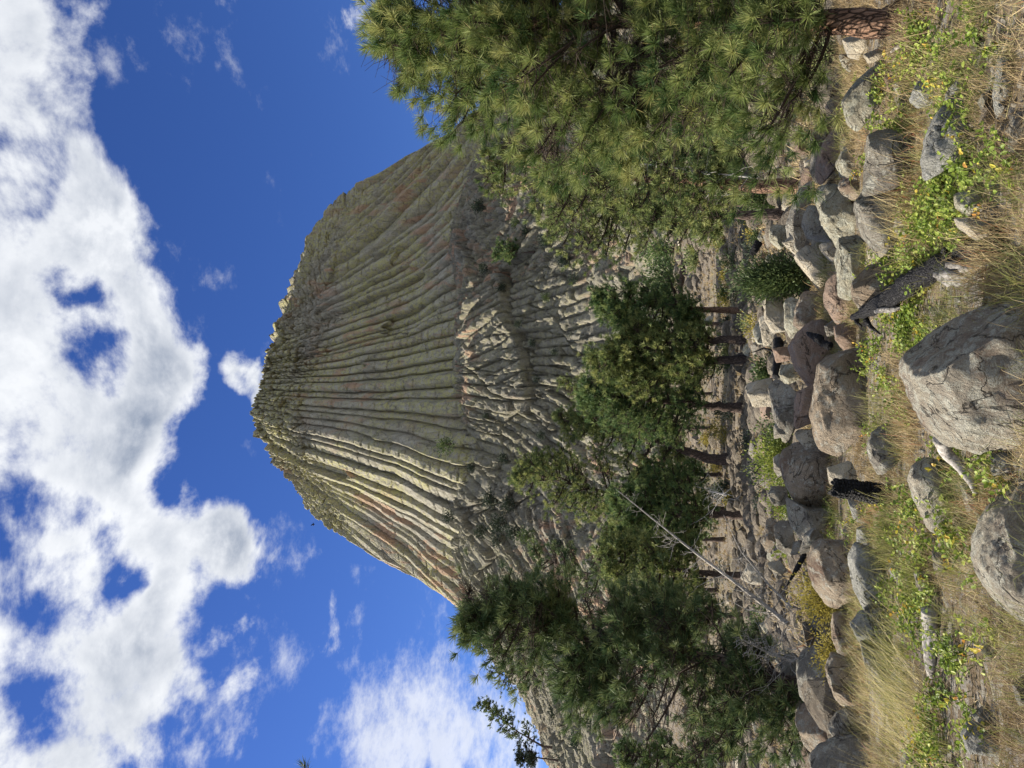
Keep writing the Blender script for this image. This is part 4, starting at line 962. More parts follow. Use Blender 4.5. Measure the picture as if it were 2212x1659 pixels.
MIDS = [
 ('pine crown showing behind the central clump, between the dark narrow and the sunlit one', 66, [(1590, 700), (1450, 700), (1330, 700)], [(1325, 715, 690), (1370, 740, 670), (1430, 745, 660), (1520, 730, 670)], 300, 'needle_far', .1, .2),
 ('shaded pine standing between the central clump and the leaning reddish trunk', 70, [(1560, 925), (1420, 925), (1300, 925)], [(1290, 940, 910), (1350, 970, 895), (1430, 985, 890), (1510, 970, 900)], 300, 'needle_far', .1, .2),
 ('deep green pine filling the gap under the leaning reddish trunk', 64, [(1545, 1025), (1450, 1025), (1370, 1020)], [(1365, 1040, 1005), (1410, 1070, 990), (1470, 1075, 980), (1515, 1060, 990)], 300, 'needle_far', .1, .2),
 ('grey-green pine behind the white dead tree', 62, [(1560, 1165), (1400, 1160), (1310, 1155)], [(1305, 1170, 1140), (1360, 1200, 1120), (1430, 1210, 1110), (1500, 1195, 1120)], 320, 'needle_mid', .1, .2),
 ('shaded pine close behind the right edge of the left spiky pine', 44, [(1600, 1330), (1450, 1320), (1360, 1320)], [(1350, 1340, 1300), (1410, 1370, 1280), (1490, 1380, 1270), (1550, 1360, 1290)], 380, 'needle_dark', .1, .2),
 ('dark narrow pine on a thin crooked trunk, first right of the central clump', 50, [(1637, 676), (1510, 668), (1400, 655), (1285, 650)], [(1280, 660, 640), (1310, 700, 620), (1380, 715, 605), (1450, 710, 600), (1510, 700, 620)], 420, 'needle_far', .15, .26),
 ('sunlit pine with olive foliage and a straight trunk in the central clump', 49, [(1613, 733), (1500, 735), (1400, 750), (1285, 760)], [(1272, 790, 735), (1300, 815, 710), (1370, 830, 690), (1450, 825, 695), (1530, 800, 705)], 560, 'needle_mid', .1, .3),
 ('olive pine on the thickest straight trunk of the central clump', 50, [(1617, 777), (1500, 780), (1400, 795), (1290, 800)], [(1285, 830, 780), (1330, 850, 760), (1400, 850, 755), (1480, 850, 750), (1540, 830, 760)], 480, 'needle_mid', .1, .32),
 ('broad deep green pine at the left of the central clump, short dark trunk', 52, [(1562, 880), (1480, 870), (1350, 860), (1262, 850)], [(1258, 875, 835), (1290, 915, 805), (1360, 945, 790), (1430, 955, 790), (1500, 935, 810)], 620, 'needle_far', .1, .34),
 ('small thin pine peeping over the right shoulder of the central clump', 72, [(1400, 850), (1300, 842), (1212, 825)], [(1208, 840, 812), (1240, 870, 805), (1290, 860, 800), (1330, 850, 820)], 120, 'needle_mid', .3, .15),
 ('pine with a long leaning reddish trunk left of the central clump', 60, [(1530, 992), (1450, 960), (1380, 935), (1290, 915), (1208, 905)], [(1202, 920, 890), (1240, 950, 880), (1300, 985, 880), (1370, 1000, 890), (1440, 1000, 900), (1480, 985, 920)], 480, 'needle_mid', .2, .42),
 ('tall spreading pine with stepped grey-green boughs, left of the leaning trunk', 60, [(1510, 1100), (1400, 1085), (1250, 1050), (1118, 1015)], [(1112, 1040, 990), (1150, 1085, 970), (1220, 1110, 965), (1290, 1130, 980), (1360, 1140, 990), (1430, 1130, 1000)], 640, 'needle_mid', .3, .3),
 ('dark bushy pine in front of the tall spreading one', 50, [(1562, 1112), (1480, 1110), (1400, 1105), (1330, 1080)], [(1325, 1100, 1060), (1360, 1150, 1040), (1420, 1190, 1010), (1480, 1200, 1000), (1525, 1180, 1030)], 560, 'needle_far', .1, .28),
 ('thin sparse pine with an open crown against the yellow rocks', 66, [(1470, 1270), (1350, 1250), (1250, 1235), (1155, 1200)], [(1150, 1225, 1180), (1200, 1270, 1170), (1270, 1290, 1180), (1340, 1280, 1200)], 220, 'needle_dark', .45, .2),
 ('low rounded pine between the dead leaning tree and the left pine', 47, [(1545, 1240), (1450, 1230), (1350, 1215), (1290, 1210)], [(1285, 1230, 1190), (1330, 1280, 1160), (1400, 1300, 1150), (1470, 1310, 1160), (1520, 1290, 1180)], 480, 'needle_mid', .15, .26),
 ('dark pine low at the left edge behind the rock ridge', 60, [(1590, 1640), (1450, 1640), (1340, 1630)], [(1335, 1650, 1610), (1400, 1690, 1590), (1480, 1700, 1585), (1540, 1690, 1600)], 380, 'needle_far', .15, .26),
 ('slender pine with two thin stems far right beside the bare trunk', 40, [(1600, 440), (1500, 437), (1400, 430)], [(1395, 450, 415), (1440, 470, 405), (1500, 470, 400), (1540, 460, 410)], 240, 'needle_far', .2, .18),
 ('rounded dark pine glimpsed at the right below the large pine boughs', 45, [(1640, 330), (1500, 330), (1400, 325)], [(1395, 350, 310), (1450, 400, 280), (1530, 400, 270), (1590, 380, 290)], 340, 'needle_far', .15, .24),
 ('olive pine hidden behind the large pine near its trunk', 30, [(1680, 210), (1500, 215), (1350, 220)], [(1350, 250, 190), (1420, 300, 140), (1520, 310, 130), (1600, 280, 150)], 380, 'needle_mid', .15, .2),
]
for i, (lab, d, tr, rows, nt_, mat, gp, tr0) in enumerate(MIDS):
    pine(lab, d, tr, rows, int(nt_ * 3.6), .33, .036, 22, tr0, mat, 'bark_dark' if i != 5 else 'bark', max(20, nt_ // 11), seed=20 + i, gaps=.22 + gp * .6, group='pines below the tower')
# pines on the shoulder and skyline
def tower_hit(x, y):            # where a sight line meets the shoulder
    v = ray(x, y); v = v / v[1]
    for d in np.arange(90, 330, .5):
        p = EYE + v * d; r = math.hypot(p[0], p[1] - 322)
        if r < 262:
            th = math.atan2(p[0], 322 - p[1])
            if p[2] < float(shoulder_base(np.array(th), np.array(r))): return p, d
    return EYE + v * 200, 200
SK = [
 ('lone dark pine with a visible stem on the slabs right of the tower foot', [(1135, 545), (1068, 545)], [(1068, 556, 534), (1085, 572, 520), (1105, 570, 520), (1120, 560, 525)], 110, 'needle_far', .0),
 ('tall scraggy pine leaning on the skyline at the far left', [(1172, 1612), (1110, 1575), (1036, 1518)], [(1034, 1530, 1512), (1060, 1560, 1520), (1090, 1590, 1540), (1120, 1605, 1555), (1150, 1622, 1580)], 150, 'needle_dark', .3),
 ('ragged pine crown just above the dark pine on the left skyline', [(1165, 1462), (1110, 1455), (1062, 1448)], [(1060, 1458, 1440), (1080, 1490, 1440), (1110, 1500, 1440), (1140, 1490, 1445)], 110, 'needle_dark', .2),
 ('squat dark pine on the left ridge under the scraggy leaning one', [(1185, 1640), (1150, 1635), (1120, 1630)], [(1118, 1640, 1620), (1135, 1655, 1600), (1160, 1660, 1595)], 90, 'darkshrub', .0),
]
for i, (lab, tr, rows, nt_, mat, gp) in enumerate(SK):
    p, d = tower_hit(*tr[0])
    pine(lab, d, tr, rows, nt_ * 3, .8, .16, 12, .32, mat, 'bark_dark', max(10, nt_ // 8), seed=50 + i, gaps=gp, group='pines on the rocks', zbase=p[2] - 2.5)
# branch end of a tree that stands out of view
pine('single pine branch tip reaching in at the upper left, against the sky', 9.0,
     [(1250, 1960), (900, 1880), (660, 1800), (640, 1780)], [(636, 1700, 1632), (655, 1720, 1640), (672, 1730, 1640)], 26, .17, .006, 60, .10, 'needle_dark', 'bark_dark', 5, seed=77, group='pine trees', zbase=0)

# ------------------------------------------------------------------ shrubs
def shrub(label, name, cat, x, y, d, hw, hh, mat, nleaf, leaf, stems=14, shape=1.0, z=None, group='shrubs', blades=False, seed=1, stem_mat='twig', lean=0.0):
    """x, y: picture place of the base; hw, hh: half width and height in metres"""
    r = np.random.default_rng(seed)
    p = P(x, y, d); zb = gz(p[0], p[1]) if z is None else z
    if z is None and p[2] > zb: pass
    base = np.array([p[0], p[1], zb - .05]); root = empty(name, base, label, cat, group)
    st = MB(); C = []; D = []
    for i in range(stems):
        a = r.uniform(0, 6.28); q = r.random() ** .5; up_ = r.uniform(.55, 1.0)
        wid = hw * (1 - (up_ ** 1.5) * (1 - 1 / (1 + shape)) )
        e = base + np.array([math.cos(a) * wid * q + lean * up_, math.sin(a) * wid * q * .9, hh * up_ * (1 - .35 * q * q)])
        m = base * .5 + e * .5 + np.array([0, 0, hh * .12]) + r.normal(0, hw * .06, 3)
        tt = np.linspace(0, 1, 5)[:, None]
        cv = (1 - tt) ** 2 * (base + r.normal(0, hw * .08, 3) * [1, 1, 0]) + 2 * tt * (1 - tt) * m + tt ** 2 * e
        st.tube(cv, np.linspace(.012, .004, 5) * max(1, hh), 4, caps=False)
        nl = nleaf // stems; ts = 1 - .8 * r.random(nl) ** 1.1
        idx = np.clip((ts * 4).astype(int), 0, 3); fr = (ts * 4 - idx)[:, None]
        o = cv[idx] * (1 - fr) + cv[idx + 1] * fr
        sp = r.normal(size=(nl, 3)) * (.16 * hw + leaf * .8)
        C.append(o + sp); D.append(nrm(sp + (e - base) * .25 + np.array([0, 0, .3 * leaf])))
    st.obj('stems', MAT[stem_mat], root, base)
    C = np.concatenate(C); D = np.concatenate(D); C[:, 2] = np.maximum(C[:, 2], base[2] + .03)
    mb = MB(); k = len(C)
    cl = np.clip(.5 + .35 * vnoise(C / (hw * .4), seed) + r.normal(0, .15, k), 0, 1)
    if blades: mb.blades(C, nrm(D + r.normal(size=(k, 3)) * .35), leaf * r.uniform(.7, 1.2, k), leaf * .28, cl)
    else: mb.leaves(C, D, nrm(r.normal(size=(k, 3)) + np.array([0, 0, 1.2])), leaf * r.uniform(.7, 1.2, k), leaf * .6, cl)
    mb.obj('foliage', MAT[mat], root, base, smooth=False)
    return root
shrub('feathery upright green juniper among the boulders right of centre', 'juniper', 'shrub', 1740, 592, 17, .62, 1.75, 'juniper', 9000, .085, 40, 6, blades=True, seed=3, lean=-.1)
shrub('bright yellow-green leafy shrub behind the boulders, left of centre', 'shrub', 'shrub', 1712, 1000, 20, 1.05, 1.25, 'limegreen', 4200, .075, 40, 1, seed=4)
shrub('lime green leafy shrub joined to the left of the yellow-green one', 'shrub', 'shrub', 1718, 1085, 19, .6, .85, 'limegreen', 2200, .07, 26, 1, seed=5)
shrub('dark green leafy shrub at the right of the yellow-green one', 'shrub', 'shrub', 1705, 935, 21, .75, 1.2, 'juniper', 2200, .07, 26, 1, seed=6)
shrub('golden-leaved bush growing over the rocks at the left', 'shrub', 'shrub', 1795, 1290, 11.5, .62, .62, 'gold', 4600, .035, 44, 1, seed=7)
shrub('smaller golden-green bush lying left of the golden-leaved one', 'shrub', 'shrub', 1800, 1415, 11, .45, .42, 'gold', 2600, .032, 30, 1, seed=8)
shrub('pale green bush beside the thick trunk of the large pine', 'shrub', 'shrub', 1815, 130, 12.5, .55, .6, 'palegreen', 2600, .04, 30, 1, seed=9)
shrub('little olive bush on the boulders near the centre', 'shrub', 'shrub', 1722, 885, 14.5, .28, .35, 'gold', 900, .035, 16, 1, seed=10)
shrub('mossy dark green juniper mat left of the bright shrubs', 'juniper', 'shrub', 1705, 1110, 17, .55, .45, 'juniper', 2400, .06, 26, 1, blades=True, seed=11)
shrub('rounded green shrub between the two right-hand pine trunks', 'shrub', 'shrub', 1655, 432, 30, .75, 1.5, 'juniper', 2400, .1, 26, 2, seed=12)
for i, (x, y, d, w, h, m, lab) in enumerate([
    (1462, 600, 100, 3.4, 4.2, 'juniper', 'wide green thicket at the foot of the grey slabs'), (1445, 540, 108, 3.2, 4.6, 'needle_far', 'tall green thicket right of the wide one'),
    (1520, 560, 84, 1.8, 1.7, 'palegreen', 'pale green bush on the dry grass slope'), (1450, 640, 104, 2.6, 3.2, 'needle_far', 'dark thicket touching the pine tops'),
    (1540, 500, 74, 1.4, 1.5, 'palegreen', 'olive bush on the dry slope behind the right trunks'), (1430, 470, 110, 3.0, 4.0, 'juniper', 'green thicket behind the right-hand pine crowns'),
    (1660, 1170, 24, .7, .55, 'limegreen', 'low yellow-green bush on the brown slope'), (1640, 805, 34, .7, .7, 'juniper', 'small dark bush behind the boulders near the middle trunks')]):
    shrub(lab, 'shrub', 'shrub', x, y, d, w, h, m, 900, .05 + d * .0035, 22, 1, seed=30 + i, z=min(P(x, y, d)[2], gz(*P(x, y, d)[:2])) - .1, group='shrubs on the slope')
for i in range(64):
    y_ = random.uniform(450, 1659); x_ = random.uniform(1535, 1660); d = min(ground_dist(x_, y_), 75)
    if x_ < 1590: d = random.uniform(50, 85)
    p = P(x_, y_, d); p[2] = gz(p[0], p[1]); w = random.uniform(.3, .8) * (1 + d / 90)
    shrub('low scrubby bush among the rubble under the pines', 'shrub', 'shrub', x_, y_, d, w, w * .75, random.choice(['juniper', 'darkshrub', 'palegreen', 'gold', 'darkshrub']), 420, .05 + d * .0016, 10, 1, seed=300 + i, group='low bushes on the rubble')
LED = [(965, 960, 26, 'ledge pine bush at the right end of the sunlit hollow'), (985, 945, 20, 'dark bush on the ledge under the sunlit hollow'), (968, 1115, 18, 'dark tuft of bush on the rim left of the sunlit hollow'),
       (1035, 445, 20, 'dark bush where the right columns meet the rubble'), (1045, 580, 16, 'bush on the slabs left of the lone dark pine'), (1010, 1190, 12, 'small bush on the left rim of the tower foot'),
       (1080, 1130, 26, None), (1060, 1080, 24, None), (1100, 1090, 22, None), (1040, 1150, 20, None), (1140, 1160, 24, None), (1075, 1170, 20, None), (1110, 1150, 24, None), (1020, 1010, 14, None),
       (1090, 990, 16, None), (1120, 480, 18, None), (1140, 500, 20, None), (1180, 520, 20, None), (1220, 560, 20, None), (1100, 430, 18, None), (1160, 450, 20, None), (1085, 620, 14, None), (1120, 700, 12, None),
       (1150, 740, 12, None), (1035, 700, 10, None), (1180, 640, 14, None), (1240, 600, 16, None), (1200, 1180, 22, None), (1230, 1200, 22, None), (1130, 1280, 20, None), (1060, 1250, 16, None),
       (1250, 1600, 24, None), (1280, 1560, 22, None), (1200, 1540, 20, None), (1220, 1630, 24, None), (1300, 1650, 22, None), (1170, 940, 14, None), (1050, 900, 10, None), (1200, 760, 12, None), (1160, 820, 10, None)]
for i, (x, y, s, lab) in enumerate(LED):
    p, d = tower_hit(x, y); d -= 2.5; p = P(x, y, d); hw = s / F * d * .85
    shrub(lab or 'dark scrubby bush rooted in cracks of the broken rock shoulder', 'shrub', 'shrub', x, y, d, hw, hw * 1.4, 'darkshrub' if i % 5 else 'juniper', 420, hw * .22, 12, 1, seed=80 + i, z=p[2] - hw * .5, group='bushes on the rock shoulder')

# ------------------------------------------------------------------ dead wood
def char_surface(V, scale, amp, seed):
    return V
def log_obj(name, label, cat, pts, rads, mat, n=18, seed=1, bumpv=.18, group=None, ground=None):
    pts = np.array(pts); t = np.linspace(0, 1, 60)
    fine = np.array([along(pts, a) for a in t]); k = np.ones(5) / 5
    for c in range(3):
        f = np.convolve(np.pad(fine[:, c], 2, 'edge'), k, 'valid'); fine[:, c] = f
    rad = np.interp(t, np.linspace(0, 1, len(rads)), rads)
    mb = MB(); mb.tube(fine, rad, n, bump=bumpv, seed=seed)
    root = empty(name, pts[0], label, cat, group); mb.obj('trunk' if 'tree' in name else 'wood', MAT[mat], root, pts[0])
    return root, fine
# charred log lying from the rocks to the near right
lp = [P(1840, 688, 8.3), P(1880, 668, 7.8), P(1930, 640, 7.2), P(1985, 600, 6.6), P(2030, 575, 6.2), P(2075, 552, 5.9), P(2130, 535, 5.4), P(2195, 508, 5.0)]
root, fine = log_obj('charred_log', 'charred black fallen log with pale splintered wood, lying across the right foreground', 'log', lp, [.025, .065, .085, .085, .07, .085, .09, .11], 'char', 26, 3, .35)
def splinter(x0, y0, x1, y1, d0, d1, w, seed):
    r = np.random.default_rng(seed); a = P(x0, y0, d0); b = P(x1, y1, d1); ax = b - a
    mb = MB()
    for i in range(9):
        o = r.normal(0, w * .35, 3); t0 = r.uniform(0, .3); t1 = r.uniform(.6, 1.05)
        q0 = a + ax * t0 + o; q1 = a + ax * t1 + o * 1.2; mb.tube(np.array([q0, .6 * q0 + .4 * q1, .3 * q0 + .7 * q1, q1]), [w * .25, w * .42, w * .34, w * .04], 6, bump=.4, seed=seed + i)
    return mb
splinter(2022, 585, 2100, 590, 5.95, 5.6, .10, 5).obj('splintered_wood', MAT['greywood'], root, lp[0])
splinter(1890, 672, 1940, 668, 7.5, 7.1, .06, 6).obj('splintered_wood', MAT['greywood'], root, lp[0])
for (x0, y0, x1, y1, d) in [(1870, 690, 1902, 722, 7.9), (1850, 690, 1862, 705, 8.2), (2050, 548, 2040, 535, 5.9)]:
    mb = MB(); a = P(x0, y0, d); b = P(x1, y1, d - .1); mb.tube(np.array([a, .5 * (a + b) + [0, 0, .02], b]), [.03, .02, .008], 6, bump=.2)
    mb.obj('snapped_stub', MAT['char'], root, lp[0])
# charred stump
def stump():
    b0 = P(1925, 1078, 8.2); t0 = P(1797, 1057, 8.25); base = np.array([b0[0], b0[1], gz(b0[0], b0[1]) - .05])
    root = empty('charred_stump', base, 'charred black stump with alligator-skin cracks standing upright in the grass', 'stump')
    n, m = 96, 110; t = np.linspace(0, 1, m); ang = np.linspace(0, 2 * np.pi, n, endpoint=False)
    c = base + (t0 - base) * t[:, None] + np.array([.03, 0, 0]) * np.sin(t * 2.5)[:, None]
    rad = np.interp(t, [0, .15, .6, .93, 1], [.125, .11, .10, .095, .085])
    A, T_ = np.meshgrid(ang, t)
    f1, f2, cid, _, _ = worley(A * 14 / (2 * np.pi), T_ * 19 + .3 * np.sin(A * 3), 91)
    h = -.014 * np.exp(-((f2 - f1) / .16) ** 2) + .010 * cid + .008 * fbm(np.stack([np.cos(A) * 3, np.sin(A) * 3, T_ * 6], -1), 3, 92)
    rr = rad[:, None] + h; rr[-1] *= .75
    z = c[:, None, 2] + (np.maximum(0, T_ - .9) * .5 * fbm(np.stack([np.cos(A) * 2, np.sin(A) * 2, T_ * 0], -1), 2, 93))
    V = np.stack([c[:, None, 0] + np.cos(A) * rr, c[:, None, 1] + np.sin(A) * rr, z], -1).reshape(-1, 3)
    V = np.vstack([V, c[-1] - [0, 0, .04]])
    i = np.arange(m - 1)[:, None] * n; j = np.arange(n)[None, :]; jn = (j + 1) % n
    Q = np.stack([i + j, i + jn, i + n + jn, i + n + j], -1).reshape(-1, 4)
    T = np.stack([np.full(n, len(V) - 1), (m - 1) * n + np.arange(n), (m - 1) * n + (np.arange(n) + 1) % n], -1)
    mesh_obj('burnt_wood', V, [Q, T], MAT['char'], root, base, True)
stump()
log_obj('fallen_branch', 'smooth curved grey branch leaning from the massive boulder to the ground', 'branch', [P(2030, 948, 5.3), P(2042, 975, 5.45), P(2075, 1010, 5.4), P(2098, 1040, 5.3), P(2108, 1066, 5.25)], [.045, .04, .032, .026, .015], 'deadwood', 12, 8, .12)
rt, _ = log_obj('weathered_log', 'short weathered grey log with a broken dark end lying in the near left grass', 'log', [P(2008, 1318, 6.3), P(2010, 1360, 6.35), P(2008, 1410, 6.4), P(2012, 1460, 6.5)], [.062, .055, .05, .035], 'deadwood', 16, 9, .10)
log_obj('fallen_branch', 'short crooked grey branch near the right pine trunk', 'branch', [P(1925, 112, 7.9), P(1940, 100, 7.7), P(1960, 92, 7.6), P(1980, 88, 7.5)], [.012, .02, .035, .02], 'deadwood', 10, 10, .2)
log_obj('charred_snag', 'small forked black snag standing before the ringed pink boulder', 'snag', [P(1742, 718, 12.3), P(1760, 728, 12.2), P(1775, 738, 12.1), P(1795, 750, 12)], [.015, .06, .07, .06], 'char', 12, 11, .4)
log_obj('charred_log', 'dark burnt log wedged across the back of the boulders near the middle', 'log', [P(1680, 735, 19), P(1680, 775, 18.5), P(1676, 815, 18)], [.12, .10, .08], 'char', 12, 12, .25)
log_obj('charred_branch', 'thin black forked branch rising from the burnt log', 'branch', [P(1676, 760, 18.2), P(1650, 752, 18.2), P(1635, 758, 18.2), P(1622, 762, 18.2)], [.035, .025, .018, .008], 'char', 6, 13, .2)
log_obj('charred_log', 'burnt black log on the rocks near the dead leaning tree', 'log', [P(1700, 1265, 14), P(1725, 1222, 13.6), P(1738, 1196, 13.4)], [.012, .045, .038], 'char', 12, 14, .2)
log_obj('fallen_log', 'fallen dead brown trunk lying far up the dry slope on the right', 'log', [P(1478, 560, 90), P(1470, 600, 90), P(1468, 640, 90)], [.3, .35, .25], 'bark_dark', 10, 15, .2)
log_obj('weathered_log', 'dark fallen log by a grey boulder between the right trunks', 'log', [P(1640, 522, 30), P(1630, 540, 30), P(1622, 552, 30)], [.16, .15, .08], 'char', 10, 16, .2)

def dead_tree(label, pts, rads, ntw, tw_len, seed, mat='whitewood', name='dead_tree', ratio=.6):
    r = np.random.default_rng(seed)
    root, fine = log_obj(name, label, 'dead tree', pts, rads, mat, 8, seed, .15, 'dead trees')
    mb = MB(); axis = nrm(fine[-1] - fine[0])
    for i in range(ntw):
        t = r.uniform(.05, .97) if ratio > .5 else r.uniform(.02, .6); o = along(fine, t)
        ln = tw_len * (1.15 - t) * r.uniform(.4, 1.1)
        side = nrm(r.normal(size=3) - axis * .1); dv = nrm(side + axis * r.uniform(-.1, .6))
        pts_ = [o]
        for s in range(4):
            dv = nrm(dv + r.normal(0, .28, 3)); pts_.append(pts_[-1] + dv * ln / 4)
        rad0 = np.interp(t, np.linspace(0, 1, len(rads)), rads) * .28
        mb.tube(np.array(pts_), np.linspace(rad0, .003, 5), 4, caps=False)
        for s in range(3):
            k = r.integers(1, 4); d2 = nrm(dv + r.normal(0, .7, 3)); e = pts_[k] + d2 * ln * r.uniform(.2, .45)
            mb.tube(np.array([pts_[k], .5 * (pts_[k] + e) + r.normal(0, ln * .03, 3), e]), [rad0 * .45, .005, .003], 3, caps=False)
    mb.obj('branches', MAT[mat], root, pts[0])
dead_tree('bleached white dead tree leaning to the right over the slope, bare twigs along it', [P(1705, 1350, 15), P(1657, 1311, 15.3), P(1573, 1246, 15.6), P(1496, 1189, 16), P(1407, 1118, 16.3), P(1332, 1058, 16.5)], [.05, .042, .034, .026, .016, .006], 46, 1.25, 3, 'deadwood')
dead_tree('thinner dead stem leaning beside the bleached white tree', [P(1712, 1315, 14.6), P(1660, 1262, 14.8), P(1600, 1190, 15), P(1562, 1110, 15)], [.026, .02, .013, .005], 22, .8, 4, 'deadwood')
dead_tree('tangle of bare grey twigs under the left pine', [P(1715, 1430, 13.5), P(1660, 1410, 13.4), P(1600, 1380, 13.2)], [.03, .02, .006], 55, 1.1, 5, 'deadwood')
dead_tree('bare grey twiggy bush on the rubble below the leaning trunk', [P(1570, 1070, 44), P(1530, 1060, 44)], [.06, .02], 30, 2.2, 6)
# dead limbs on the bare-trunked pine
dead_tree('pale crooked dead limbs lying before the bare pine trunk', [P(1640, 385, 19.5), P(1520, 372, 19.6), P(1400, 355, 19.6), P(1330, 350, 19.6)], [.02, .02, .016, .008], 34, 1.0, 7)
def bird():
    p = P(677, 1133, 70); root = empty('bird', p, 'tiny dark bird flying in the blue sky left of the tower', 'bird')
    mb = MB(); mb.tube(np.array([p + [-.16, 0, 0], p + [-.08, 0, .01], p + [.05, 0, .01], p + [.15, 0, .03], p + [.2, 0, .03]]), [.02, .05, .06, .035, .008], 8); mb.obj('body', MAT['char'], root, p)
    for s in (-1, 1):
        w = MB(); V = np.array([[-.06, 0, .02], [.07, 0, .02], [.05, .18 * s, .10], [-.07, .2 * s, .10], [-.06, .42 * s, .07], [-.02, .4 * s, .07]]) ; V = np.vstack([V, V + [0, 0, -.012]]) + p
        q = [(0, 1, 2, 3), (3, 2, 5, 4), (6, 9, 8, 7), (9, 10, 11, 8), (0, 3, 9, 6), (3, 4, 10, 9), (4, 5, 11, 10), (5, 2, 8, 11), (2, 1, 7, 8)]
        w.add(V, q); w.obj('wing', MAT['char'], root, p)
bird()

# ------------------------------------------------------------------ grass and leaves
def strips(mb, O, D, L, W, droop, r):
    k = len(O); L = (np.ones(k) * L)[:, None]; W = (np.ones(k) * W)[:, None]
    side = np.cross(D, np.array([0, 0, 1.])) + rng.normal(size=(k, 3)) * .4; side = nrm(side)
    lat = nrm(D * np.array([1, 1, 0]) + 1e-6)
    pts = [O, O + D * L * .4, O + D * L * .75 + lat * L * droop[:, None] * .12 - np.array([0, 0, 1.]) * L * droop[:, None] * .06,
           O + D * L + lat * L * droop[:, None] * .3 - np.array([0, 0, 1.]) * L * droop[:, None] * .25]
    V = np.stack([pts[0] - side * W * .5, pts[0] + side * W * .5, pts[1] - side * W * .45, pts[1] + side * W * .45, pts[2] - side * W * .3, pts[2] + side * W * .3, pts[3]], 1).reshape(-1, 3)
    b = np.arange(k)[:, None] * 7
    mb.add(V, np.concatenate([b + np.array([0, 1, 3, 2]), b + np.array([2, 3, 5, 4])]), b + np.array([4, 5, 6]), np.repeat(r, 7))
def grass_field(name, label, n_tuft, per, ylo, yhi, Lr, W, mat, maskseed, thr, pix=None, group=None, lean=(0.15, 0, 0), pw=1.0):
    k = n_tuft
    Y = ylo + (yhi - ylo) * rng.random(k) ** pw; X = rng.uniform(-.62, .62, k) * (Y + .6)
    m = fbm(np.stack([X / 1.1, Y / 1.1, X * 0], -1), 3, maskseed) > thr
    X = X[m]; Y = Y[m]; k = len(X)
    if pix is not None:
        ok = pix(X, Y); X = X[ok]; Y = Y[ok]; k = len(X)
    Z = gh(X, Y); sz = rng.uniform(.6, 1.25, k)
    O = np.repeat(np.stack([X, Y, Z - .01], -1), per, 0); n = len(O)
    O[:, :2] += rng.normal(0, .035, (n, 2))
    D = nrm(rng.normal(size=(n, 3)) * np.array([.42, .42, .1]) + np.array([0, 0, 1.]) + np.array(lean))
    scl = np.clip(np.repeat(Y, per) / 8, .8, 3)
    tr = np.clip(np.repeat(.45 + .35 * fbm(np.stack([X / .7, Y / .7, X * 0], -1), 2, maskseed + 2), per) + rng.normal(0, .16, n), 0, 1)
    mb = MB(); strips(mb, O, D, np.repeat(sz, per) * rng.uniform(Lr[0], Lr[1], n), W * scl, rng.uniform(.1, 1.3, n), tr)
    o = mb.obj(name, MAT[mat], smooth=False)
    tag(o, label, 'grass', kind='stuff')
grass_field('dry_grass', 'short dry tan and reddish grass covering the near ground', 8200, 18, 4.0, 15, (.05, .24), .0038, 'drygrass', 101, -.12, pw=.9)
grass_field('green_grass', 'patchy yellow-green grass between the boulders', 2600, 18, 4.3, 15, (.10, .34), .004, 'greengrass', 111, .02)
grass_field('slope_grass', 'dry yellowish grass on the slope under the pines', 24000, 7, 14, 105, (.15, .45), .012, 'drygrass', 121, -.05, pw=.8)
def gravel():
    mb = MB(); v, T = ICO[2]; v = v; n = 5200
    Y = 4 + 8 * rng.random(n) ** .9; X = rng.uniform(-.62, .62, n) * (Y + .6); Z = gh(X, Y); m = fbm(np.stack([X / 1.3, Y / 1.3, X * 0], -1), 2, 97)
    for i in range(n):
        if m[i] < rng.uniform(-.4, .4): continue
        q = v * (rng.uniform(.008, .035) * rng.uniform([.6, .6, .35], 1)); mb.add(q + [X[i], Y[i], Z[i]], None, T)
    tag(mb.obj('gravel', MAT['grey']), 'small grey pebbles strewn on the near soil', 'gravel', kind='stuff')
gravel()
def litter():
    k = 14000; Y = 4 + 7 * rng.random(k) ** .9; X = rng.uniform(-.6, .6, k) * (Y + .6)
    Z = gh(X, Y) + .012; D = nrm(rng.normal(size=(k, 3)) * np.array([1, 1, .10])); mb = MB()
    mb.blades(np.stack([X, Y, Z], -1), D, rng.uniform(.04, .2, k), .0045, rng.random(k) * .8)
    tag(mb.obj('dead_grass_litter', MAT['drygrass'], smooth=False), 'fallen straw and needles littering the near ground', 'litter', kind='stuff')
litter()
def tall_grass(label, x, y, n, L, spread, lean, mat, seed, w=.0045, group='tall grass clumps'):
    r = np.random.default_rng(seed); d = ground_dist(x, y); p = P(x, y, d); z = gz(p[0], p[1])
    O = np.stack([p[0] + r.normal(0, spread, n), p[1] + r.normal(0, spread, n), np.full(n, z - .02)], -1)
    D = nrm(r.normal(size=(n, 3)) * np.array([.28, .28, .1]) + np.array([lean, 0, 1.0]))
    mb = MB(); strips(mb, O, D, r.uniform(.45, 1.05, n) * L, w, r.uniform(0, .7, n), np.clip(r.normal(.5, .25, n), 0, 1))
    o = mb.obj('grass_clump', MAT[mat], None, np.array([p[0], p[1], z]), smooth=False); tag(o, label, 'grass clump', group)
tall_grass('big fan of tall straw-yellow grass stalks at the left, bending right', 2010, 1545, 240, .85, .24, .55, 'straw', 1, .0034)
tall_grass('tall yellow-green grass stalks in front of the pinkish boulder at the left', 1965, 1480, 240, .68, .25, .45, 'greengrass', 2, .0036)
tall_grass('spray of tall straw stalks at the left edge', 1990, 1640, 130, .95, .18, .6, 'straw', 3, .0034)
tall_grass('yellow-green grass clump left of the charred stump', 1935, 1170, 360, .42, .18, .1, 'greengrass', 4)
